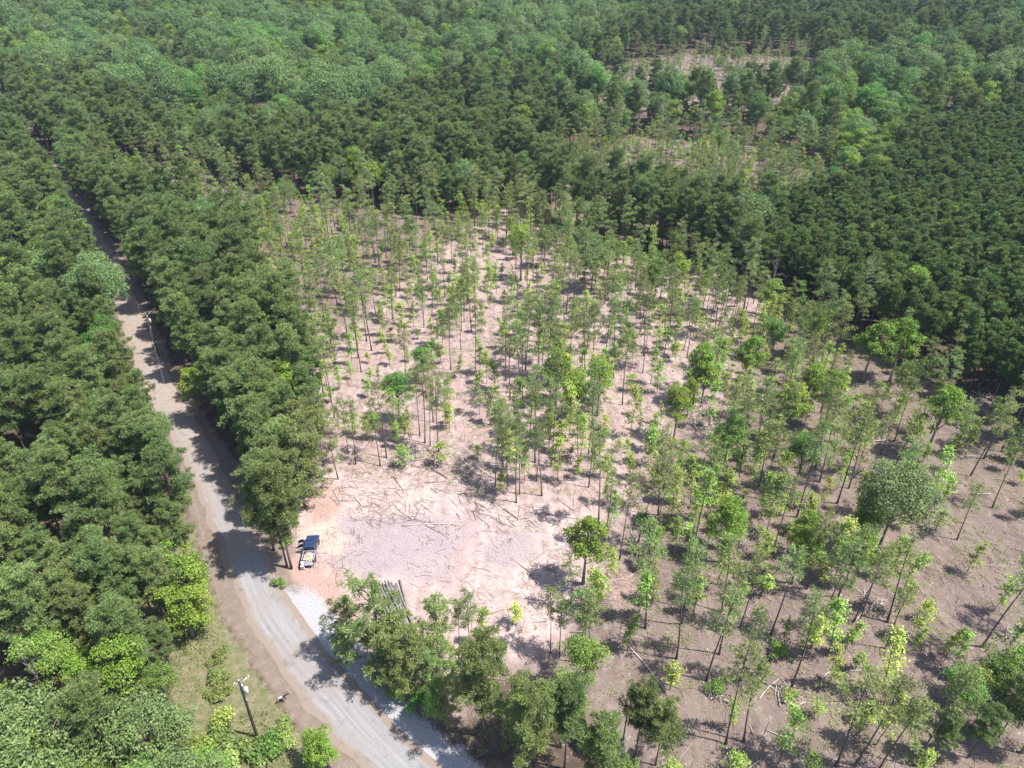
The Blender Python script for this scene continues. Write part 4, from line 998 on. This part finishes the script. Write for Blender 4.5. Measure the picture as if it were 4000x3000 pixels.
# ------------------------------------------------------------------ the pickup
M['paint'] = plain("dark_blue_paint", (0.022, 0.042, 0.105), 0.25, c2=(0.019, 0.036, 0.092), coat=0.8)
M['glass'] = plain("tinted_glass", (0.012, 0.014, 0.018), 0.06)
M['rubber'] = plain("tyre_rubber", (0.02, 0.02, 0.02), 0.9)
M['alloy'] = plain("wheel_alloy", (0.55, 0.55, 0.57), 0.35, 0.9)
M['chrome'] = plain("bumper_chrome", (0.6, 0.6, 0.62), 0.25, 0.9)
M['blacktrim'] = plain("black_trim", (0.025, 0.025, 0.027), 0.5)
M['trimpale'] = plain("pale_door_trim", (0.62, 0.58, 0.52), 0.7)
M['rail'] = plain("bed_rail_cap", (0.24, 0.25, 0.32), 0.5)
M['bedfloor'] = plain("bed_liner", (0.28, 0.27, 0.29), 0.7)
M['redlamp'] = plain("tail_lamp_red", (0.45, 0.02, 0.02), 0.2)
M['lamp'] = plain("headlamp_clear", (0.7, 0.72, 0.75), 0.1)
M['scrap'] = plain("pale_split_wood", (0.72, 0.58, 0.44), 0.85, c2=(0.55, 0.42, 0.32))

def bevelled(me, w_=.03, seg=2):
    b = bmesh.new(); b.from_mesh(me); bmesh.ops.remove_doubles(b, verts=b.verts, dist=1e-4)
    bmesh.ops.recalc_face_normals(b, faces=b.faces)
    bmesh.ops.bevel(b, geom=b.edges[:], offset=w_, segments=seg, affect='EDGES', profile=.5, clamp_overlap=True)
    b.to_mesh(me); b.free(); return me
def prism_mesh(name, prof, x0, x1, m, bev=.03, top=None):
    """side outline PROF [(y, z)] from x0 to x1; TOP (z_lo, z_hi, k) narrows it towards the top"""
    b = bmesh.new(); ls = []
    for x in (x0, x1):
        row = []
        for y, z in prof:
            xx = x
            if top: xx = x * (1 - (1 - top[2]) * min(max((z - top[0]) / (top[1] - top[0]), 0), 1))
            row.append(b.verts.new((xx, y, z)))
        ls.append(row)
    n = len(prof); b.faces.new(ls[0]); b.faces.new(ls[1][::-1])
    for i in range(n): b.faces.new((ls[0][i], ls[1][i], ls[1][(i + 1) % n], ls[0][(i + 1) % n]))
    bmesh.ops.recalc_face_normals(b, faces=b.faces)
    if bev: bmesh.ops.bevel(b, geom=b.edges[:], offset=bev, segments=2, affect='EDGES', profile=.5, clamp_overlap=True)
    me = bpy.data.meshes.new(name); b.to_mesh(me); b.free(); me.materials.append(m); return me
def box_mesh(name, lo, hi, m, bev=.02):
    G = Geo(); G.box(lo, hi); me = G.mesh(name, [m]); return bevelled(me, bev) if bev else me
def wheel(parent, x, y):
    s = 1 if x > 0 else -1
    G = Geo(); prof = [(-.13, .27), (-.14, .36), (-.10, .405), (.10, .405), (.14, .36), (.13, .27)]
    a = np.linspace(0, 2 * np.pi, 25)[:-1]
    for i in range(6):
        (x1, r1), (x2, r2) = prof[i], prof[(i + 1) % 6]
        for j in range(24):
            t1, t2 = a[j], a[(j + 1) % 24]
            G.quads(np.array([(x1, r1 * math.cos(t1), r1 * math.sin(t1)), (x2, r2 * math.cos(t1), r2 * math.sin(t1)), (x2, r2 * math.cos(t2), r2 * math.sin(t2)), (x1, r1 * math.cos(t2), r1 * math.sin(t2))]))
    wh = link("wheel", G.mesh("tyre", [M['rubber']], True), parent); wh.location = (x, y, .405)
    R = Geo(); R.tube([(-.09, 0, 0), (.09, 0, 0)], [.272, .272], 20)
    for k in range(6):
        t = k * math.pi / 3; R.tube([(s * .10, .05 * math.cos(t), .05 * math.sin(t)), (s * .10, .25 * math.cos(t), .25 * math.sin(t))], [.03, .022], 5)
    link("rim", R.mesh("rim", [M['alloy']]), wh)

def build_truck():
    t = empty("pickup_truck", (TRUCK.x, TRUCK.y, .02), TRUCK_ROT)
    tag(t, "dark blue pickup parked on the clearing with left doors open and tailgate lowered", "pickup truck")
    link("body", prism_mesh("truck_body", [(2.86, .48), (2.92, .80), (2.80, 1.04), (1.62, 1.17), (-.78, 1.17), (-.78, .46), (-.2, .42), (1.2, .42)], -.98, .98, M['paint'], .06), t)
    link("hood", prism_mesh("truck_hood", [(2.76, 1.03), (2.70, 1.10), (1.60, 1.215), (1.60, 1.10)], -.80, .80, M['paint'], .03), t)
    cab = link("cab", prism_mesh("truck_cab", [(1.58, 1.15), (.80, 1.83), (.55, 1.89), (-.45, 1.89), (-.62, 1.83), (-.78, 1.15)], -.95, .95, M['paint'], .05, (1.15, 1.89, .80)), t)
    def panel(nm, quad, m, parent, out):
        G = Geo(); q = np.array(quad, float); n = np.cross(q[1] - q[0], q[3] - q[0]); n /= np.linalg.norm(n)
        if np.dot(n, out) < 0: n = -n
        a, b = q - n * .03, q + n * .012
        G.quads(b)
        G.quads(a[::-1])
        for i in range(4): G.quads(np.array([a[i], a[(i + 1) % 4], b[(i + 1) % 4], b[i]]))
        return link(nm, G.mesh(nm, [m]), parent)
    panel("windshield", [(-.84, 1.515, 1.21), (.84, 1.515, 1.21), (.72, .84, 1.795), (-.72, .84, 1.795)], M['glass'], t, (0, 1, 1))
    panel("rear_window", [(-.80, -.765, 1.25), (.80, -.765, 1.25), (.70, -.645, 1.76), (-.70, -.645, 1.76)], M['glass'], t, (0, -1, .3))
    panel("side_window", [(.93, 1.20, 1.24), (.93, .32, 1.24), (.80, .32, 1.77), (.80, .72, 1.77)], M['glass'], t, (1, 0, .3))
    panel("side_window", [(.93, .22, 1.24), (.93, -.62, 1.24), (.80, -.52, 1.77), (.80, .22, 1.77)], M['glass'], t, (1, 0, .3))
    panel("door_shade_panel", [(-.985, 1.35, .52), (-.985, -.68, .52), (-.985, -.68, 1.12), (-.985, 1.35, 1.12)], M['blacktrim'], t, (-1, 0, 0))  # flat black panel standing in for the shaded inside of the open doorway
    panel("door_shade_panel", [(-.935, 1.20, 1.20), (-.935, -.62, 1.20), (-.80, -.52, 1.78), (-.80, .75, 1.78)], M['blacktrim'], t, (-1, 0, .3))  # same dark stand-in for the window-high part of the opening
    def door(y, ang, ln):
        d = link("open_door", prism_mesh("door_shell", [(0, .5), (0, 1.20), (-.28 if ln > 1 else -.05, 1.74), (-ln + .12, 1.74), (-ln, 1.20), (-ln, .5)], -.05, .0, M['paint'], .015), t)
        d.location = (-.99, y, 0); d.rotation_euler = (0, 0, -ang)
        link("inner_trim", prism_mesh("inner_trim", [(-.05, .56), (-.05, 1.16), (-ln + .05, 1.16), (-ln + .05, .56)], .003, .04, M['trimpale'], .012), d)
        link("armrest", box_mesh("armrest", (.04, -ln + .2, .86), (.10, -.3, .94), M['blacktrim'], .015), d)
        link("window", prism_mesh("door_window", [(-.12, 1.23), (-.34 if ln > 1 else -.16, 1.70), (-ln + .17, 1.70), (-ln + .08, 1.23)], -.055, .005, M['glass'], 0), d)
    door(1.38, math.radians(68), 1.12); door(.20, math.radians(74), .92)
    bed = link("bed", box_mesh("bed_floor", (-.90, -2.84, .62), (.90, -.80, .72), M['bedfloor'], .01), t)
    for x0, x1 in ((-.98, -.86), (.86, .98)): link("bed_side", box_mesh("bed_side", (x0, -2.84, .50), (x1, -.79, 1.24), M['paint'], .03), bed)
    for x0, x1 in ((-.99, -.83), (.83, .99)): link("bed_rail", box_mesh("bed_rail", (x0, -2.85, 1.243), (x1, -.79, 1.29), M['rail'], .015), bed)
    link("bed_front", box_mesh("bed_front", (-.855, -.89, .725), (.855, -.79, 1.27), M['rail'], .02), bed)
    link("tailgate", box_mesh("tailgate", (-.82, -3.40, .66), (.82, -2.86, .74), M['rail'], .02), t)
    link("rear_bumper", box_mesh("rear_bumper", (-.95, -3.02, .44), (.95, -2.85, .62), M['chrome'], .03), t)
    link("front_bumper", box_mesh("front_bumper", (-.96, 2.86, .42), (.96, 3.04, .62), M['chrome'], .03), t)
    link("grille", box_mesh("grille", (-.55, 2.87, .64), (.55, 2.95, .92), M['blacktrim'], .02), t)
    link("underbody", box_mesh("underbody", (-.80, -2.8, .34), (.80, 2.7, .60), M['blacktrim'], .02), t)
    for s in (-1, 1):
        for y in (1.85, -1.80):
            G = Geo(); a = np.linspace(0, math.pi, 13); r_ = .50
            for i in range(12):
                p = [(s * .985, r_ * math.cos(a[i]), r_ * math.sin(a[i])), (s * .985, r_ * math.cos(a[i + 1]), r_ * math.sin(a[i + 1]))]
                G.quads(np.array([p[0], p[1], (p[1][0] - s * .2, p[1][1], p[1][2]), (p[0][0] - s * .2, p[0][1], p[0][2])])); G.tris(np.array([(s * .987, 0, 0), p[0], p[1]]))
            o = link("wheel_arch", G.mesh("wheel_arch", [M['blacktrim']]), t); o.location = (0, y, .45)
            wheel(t, s * .90, y)
        link("headlight", box_mesh("headlight", (s * .60 - .0 if s > 0 else -.93, 2.78, .72), (.93 if s > 0 else -.60, 2.94, .92), M['lamp'], .02), t)
        link("taillight", box_mesh("taillight", (.885 if s > 0 else -.985, -2.87, .84), (.985 if s > 0 else -.885, -2.838, 1.18), M['redlamp'], .008), t)
        mr = link("mirror", box_mesh("mirror", (.0, -.06, -.11), (.24, .06, .12), M['blacktrim'], .03), t)
        mr.location = (.98 if s > 0 else -1.22, 1.18, 1.26)
        link("roof_edge", box_mesh("roof_edge", (s * .765 - .012, -.50, 1.86), (s * .765 + .012, .60, 1.895), M['blacktrim'], .006), t)
    # the load
    r = np.random.default_rng(7); G = Geo()
    for k in range(110):
        c = np.array([r.uniform(-.68, .68), r.uniform(-2.6, -1.05), .78 + .30 * r.uniform() * (1 - .3 * r.uniform())]); d = unit(r.normal(size=3) * np.array([1, 1, .22])) * r.uniform(.10, .26)
        G.tube([c - d, c + d], [.055, .05], 5)
    o = link("wood_scraps", G.mesh("wood_scraps", [M['scrap']])); o.location = t.location; o.rotation_euler = t.rotation_euler
    tag(o, "pale jumbled load of split wood filling the pickup bed", "wood pieces", kind='stuff')
build_truck()

# ------------------------------------------------------------------ the person at the tailgate
def skin_obj(name, verts, edges, radii, root, m, parent=None, sub=1):
    me = bpy.data.meshes.new(name); me.from_pydata(verts, edges, []); me.materials.append(m)
    o = link(name, me, parent)
    sk = o.modifiers.new("skin", 'SKIN'); sk.use_smooth_shade = True
    for i, r in enumerate(radii):
        v = me.skin_vertices[0].data[i]; v.radius = (r, r) if not isinstance(r, tuple) else r; v.use_root = (i == root)
    s = o.modifiers.new("smooth", 'SUBSURF'); s.levels = sub; s.render_levels = sub
    return o
M['skin'] = plain("skin", (0.50, 0.30, 0.21), 0.6); M['white'] = plain("white_cotton", (0.80, 0.79, 0.77), 0.9, c2=(.70, .69, .68)); M['hair'] = plain("dark_hair", (0.03, 0.022, 0.018), 0.7)
M['leather'] = plain("dark_leather", (0.035, 0.028, 0.025), 0.6); M['palecloth'] = plain("pale_trouser_cloth", (0.70, 0.68, 0.64), 0.9)
def build_person():
    root = empty("person", TRUCK + Matrix.Rotation(TRUCK_ROT, 3, 'Z') @ Vector((-.72, -3.62, .02)), TRUCK_ROT)
    tag(root, "person in white shirt and pale trousers bending over the pickup's lowered tailgate", "person")
    V = []; E = []; R = []
    def add(p, r, par=None):
        V.append(p); R.append(r)
        if par is not None: E.append((par, len(V) - 1))
        return len(V) - 1
    pel = add((0, 0, .93), .15); sp = add((0, .14, 1.10), .145, pel); ch = add((0, .34, 1.27), .165, sp); nk = add((0, .50, 1.37), .062, ch); hd = add((0, .60, 1.45), .095, nk); top = add((0, .67, 1.54), .085, hd); add((0, .72, 1.455), .05, hd)
    for s in (-1, 1):
        hip = add((s * .11, 0, .86), .105, pel); kn = add((s * .22, .03, .48), .068, hip); an = add((s * .28, -.02, .09), .045, kn); add((s * .29, .14, .045), .042, an)
        sh = add((s * .19, .36, 1.30), .072, ch); el = add((s * .30, .52, 1.07), .048, sh); wr = add((s * .24, .73, .95), .034, el); pm_ = add((s * .225, .80, .925), .04, wr)
        for k, (dx, ln) in enumerate(((-.036, .070), (-.013, .085), (.011, .088), (.034, .076))):
            a = add((s * .225 + dx * .8, .845, .915), .011, pm_); b = add((s * .225 + dx, .845 + ln * .55, .900), .010, a); add((s * .225 + dx * 1.1, .845 + ln, .875), .008, b)
        th = add((s * .225 - s * .05, .80, .915), .012, pm_); add((s * .225 - s * .075, .84, .900), .009, th)
    skin_obj("body", V, E, R, 0, M['skin'], root, 1)
    # shirt
    v = [(0, .02, .97), (0, .14, 1.10), (0, .34, 1.27), (0, .46, 1.345), (-.20, .36, 1.30), (-.275, .475, 1.13), (.20, .36, 1.30), (.275, .475, 1.13)]
    skin_obj("shirt", v, [(0, 1), (1, 2), (2, 3), (2, 4), (4, 5), (2, 6), (6, 7)], [.175, .17, .19, .085, .092, .075, .092, .075], 1, M['white'], root)
    v = [(0, 0, .95), (-.11, 0, .85), (-.22, .03, .48), (-.28, -.02, .12), (.11, 0, .85), (.22, .03, .48), (.28, -.02, .12)]
    skin_obj("trousers", v, [(0, 1), (1, 2), (2, 3), (0, 4), (4, 5), (5, 6)], [.165, .125, .088, .072, .125, .088, .072], 0, M['palecloth'], root)
    G = Geo(); a = np.linspace(0, 2 * np.pi, 17); G.tube([(.165 * math.cos(q), .03 + .165 * math.sin(q), .985 + .06 * math.sin(q)) for q in a], .022, 6, cap=False); link("belt", G.mesh("belt", [M['leather']], True), root)
    skin_obj("hair", [(0, .585, 1.49), (0, .64, 1.555), (0, .56, 1.44)], [(0, 1), (0, 2)], [.10, .095, .075], 0, M['hair'], root)
    for s in (-1, 1): skin_obj("shoe", [(s * .28, -.05, .06), (s * .285, .08, .045), (s * .295, .19, .04)], [(0, 1), (1, 2)], [.055, .055, .045], 0, M['leather'], root)
build_person()

# ------------------------------------------------------------------ poles, wires, mailbox
M['poletar'] = plain("tarred_pole", (0.045, 0.038, 0.042), 0.8, c2=(0.03, 0.025, 0.028), stretch=(1, 1, .2)); M['porcelain'] = plain("pale_porcelain", (0.72, 0.73, 0.74), 0.4); M['can'] = plain("grey_transformer_can", (0.56, 0.58, 0.61), 0.45)
M['wire'] = plain("aluminium_wire", (0.30, 0.30, 0.30), 0.6, 0.0); M['mailblack'] = plain("black_mailbox_metal", (0.05, 0.05, 0.07), 0.4); M['postwood'] = plain("weathered_post", (0.36, 0.27, 0.20), 0.9)
def utility_pole(x, y, Ht, rz, label):
    t = empty("utility_pole", (x, y, gz(x, y)), rz); tag(t, label, "utility pole", "utility poles along the road")
    G = Geo(); z = np.linspace(-.4, Ht, 8); G.tube(np.stack([z * 0, z * 0, z], -1), np.linspace(.19, .13, 8), 12); link("post", G.mesh("pole_post", [M['poletar']], True), t)
    def ins(p, tilt):
        G = Geo(); d = np.array([math.sin(tilt), 0, math.cos(tilt)]); p = np.array(p, float)
        G.tube([p, p + d * .12, p + d * .13, p + d * .2, p + d * .21, p + d * .3], [.02, .02, .075, .07, .10, .05], 10); return link("insulator", G.mesh("insulator", [M['porcelain']], True), t)
    ins((0, 0, Ht), 0); ins((-.42, 0, Ht - .25), -.5); ins((.9, .1, Ht + .15), .7)
    G = Geo(); G.tube([(-.5, 0, Ht - .28), (0, .14, Ht - .4), (.15, .14, Ht - .35)], .045, 6); G.tube([(.0, .14, Ht - .5), (.95, .1, Ht + .18)], .045, 6); link("bracket", G.mesh("bracket", [M['porcelain']]), t)
    G = Geo(); G.tube([(.42, 0, Ht - 2.25), (.42, 0, Ht - 2.2), (.42, 0, Ht - 1.35), (.42, 0, Ht - 1.28)], [.19, .235, .235, .16], 16); c = link("transformer", G.mesh("transformer", [M['can']], True), t)
    G = Geo(); G.tube([(.42, -.07, Ht - 1.28), (.36, -.12, Ht - 1.0)], [.05, .03], 8); link("bushing", G.mesh("bushing", [M['porcelain']]), c)
    G = Geo(); G.box((.1, -.05, Ht - 2.0), (.2, .05, Ht - 1.9)); G.box((.1, -.05, Ht - 1.55), (.2, .05, Ht - 1.45)); link("transformer_mount", G.mesh("mount", [M['porcelain']]), t)
    G = Geo(); G.tube([(.16, -.12, Ht - 1.0), (.18, -.12, Ht - .45)], .06, 8); link("fuse_cutout", G.mesh("fuse", [M['porcelain']]), t)
    G = Geo(); G.tube([(.155, 0, Ht - 3.9), (.155, 0, Ht - 3.2)], .05, 6); link("guard_plate", G.mesh("guard", [M['can']]), t)
    return Vector((x, y, gz(x, y) + Ht))
P1 = utility_pole(*w(1005, 2880), 10.8, .35, "dark utility pole with grey transformer on the grass left of the road")
P2 = utility_pole(*w(620, 1392), 11, .2, "dark utility pole in the shade of the roadside pines right of the road")
P3 = utility_pole(*w(330, 925, 11), 11, .2, "far utility pole in the dark gap where the road enters the woods")
def wire(a, b, sag, label, r=.010):
    G = Geo(); t = np.linspace(0, 1, 25)[:, None]; P = np.array(a)[None] * (1 - t) + np.array(b)[None] * t; P[:, 2] -= 4 * sag * (t * (1 - t))[:, 0]
    G.tube(P, r, 5, cap=False); tag(link("power_line", G.mesh("power_line", [M['wire']], True)), label, "power line", "power lines along the road")
for a, b, nm in ((P1, P2, "near span of the power line beside the road"), (P2, P3, "far span of the power line along the dark road gap")):
    wire(a + Vector((0, 0, .3)), b + Vector((0, 0, .3)), 1.4, "upper wire of the " + nm); wire(a + Vector((.13, 0, -1.1)), b + Vector((.13, 0, -1.1)), 1.7, "lower wire of the " + nm)
G = Geo(); gp = w(943, 2742); G.tube([(P1.x - .1, P1.y, P1.z - 1), (gp[0], gp[1], 0)], .02, 5); tag(link("guy_wire", G.mesh("guy_wire", [M['wire']])), "thin pale guy wire slanting from the near utility pole to the grass", "guy wire")
def mailbox():
    x, y = w(1112, 2742); t = empty("mailbox", (x, y, 0), .62); tag(t, "black roadside mailbox on a wooden post with a brace", "mailbox")
    G = Geo(); G.box((-.055, -.055, -.2), (.055, .055, 1.12)); link("post", G.mesh("mail_post", [M['postwood']]), t)
    G = Geo(); G.tube([(-.45, 0, 1.10), (.15, 0, .55)], .04, 6); G.box((-.55, -.05, 1.122), (.55, .05, 1.18)); link("brace", G.mesh("mail_brace", [M['postwood']]), t)
    G = Geo(); a = np.linspace(0, math.pi, 11); pr = [(.17, 1.19)] + [(.17 * math.cos(q), 1.40 + .17 * math.sin(q)) for q in a] + [(-.17, 1.19)]
    n = len(pr); b = bmesh.new(); l0 = [b.verts.new((.02, p, z)) for p, z in pr]; l1 = [b.verts.new((.72, p, z)) for p, z in pr]
    b.faces.new(l0); b.faces.new(l1[::-1])
    for i in range(n): b.faces.new((l0[i], l0[(i + 1) % n], l1[(i + 1) % n], l1[i]))
    bmesh.ops.recalc_face_normals(b, faces=b.faces); me = bpy.data.meshes.new("mail_box"); b.to_mesh(me); b.free(); me.materials.append(M['mailblack']); link("box", me, t)
    G = Geo(); G.box((.725, -.15, 1.21), (.745, .15, 1.5)); link("door", G.mesh("mail_door", [M['can']]), t)
    G = Geo(); G.tube([(-.62, 0, 1.25), (-.22, 0, 1.25)], .10, 10); link("newspaper_tube", G.mesh("paper_tube", [M['porcelain']], True), t)
mailbox()

# ------------------------------------------------------------------ air
HAZE = 0.00008
def haze():
    G = Geo(); G.box((-3000, -300, -40), (3000, 3200, 96)); m, nt = mat("thin_air")
    v = N(nt, "ShaderNodeVolumePrincipled"); v.inputs["Density"].default_value = HAZE; v.inputs["Color"].default_value = (0.60, 0.78, 1.0, 1); v.inputs["Anisotropy"].default_value = 0.0
    o = N(nt, "ShaderNodeOutputMaterial"); L(nt, v.outputs[0], o.inputs["Volume"])
    o = link("haze", G.mesh("haze", [m], weld=True)); tag(o, None, None, None, 'stuff')
haze()
print("TREES", len(TREES), {k: (sum(t['kind'] == k for t in TREES), sum(t['kind'] == k and t['in'] for t in TREES)) for k in KINDS})
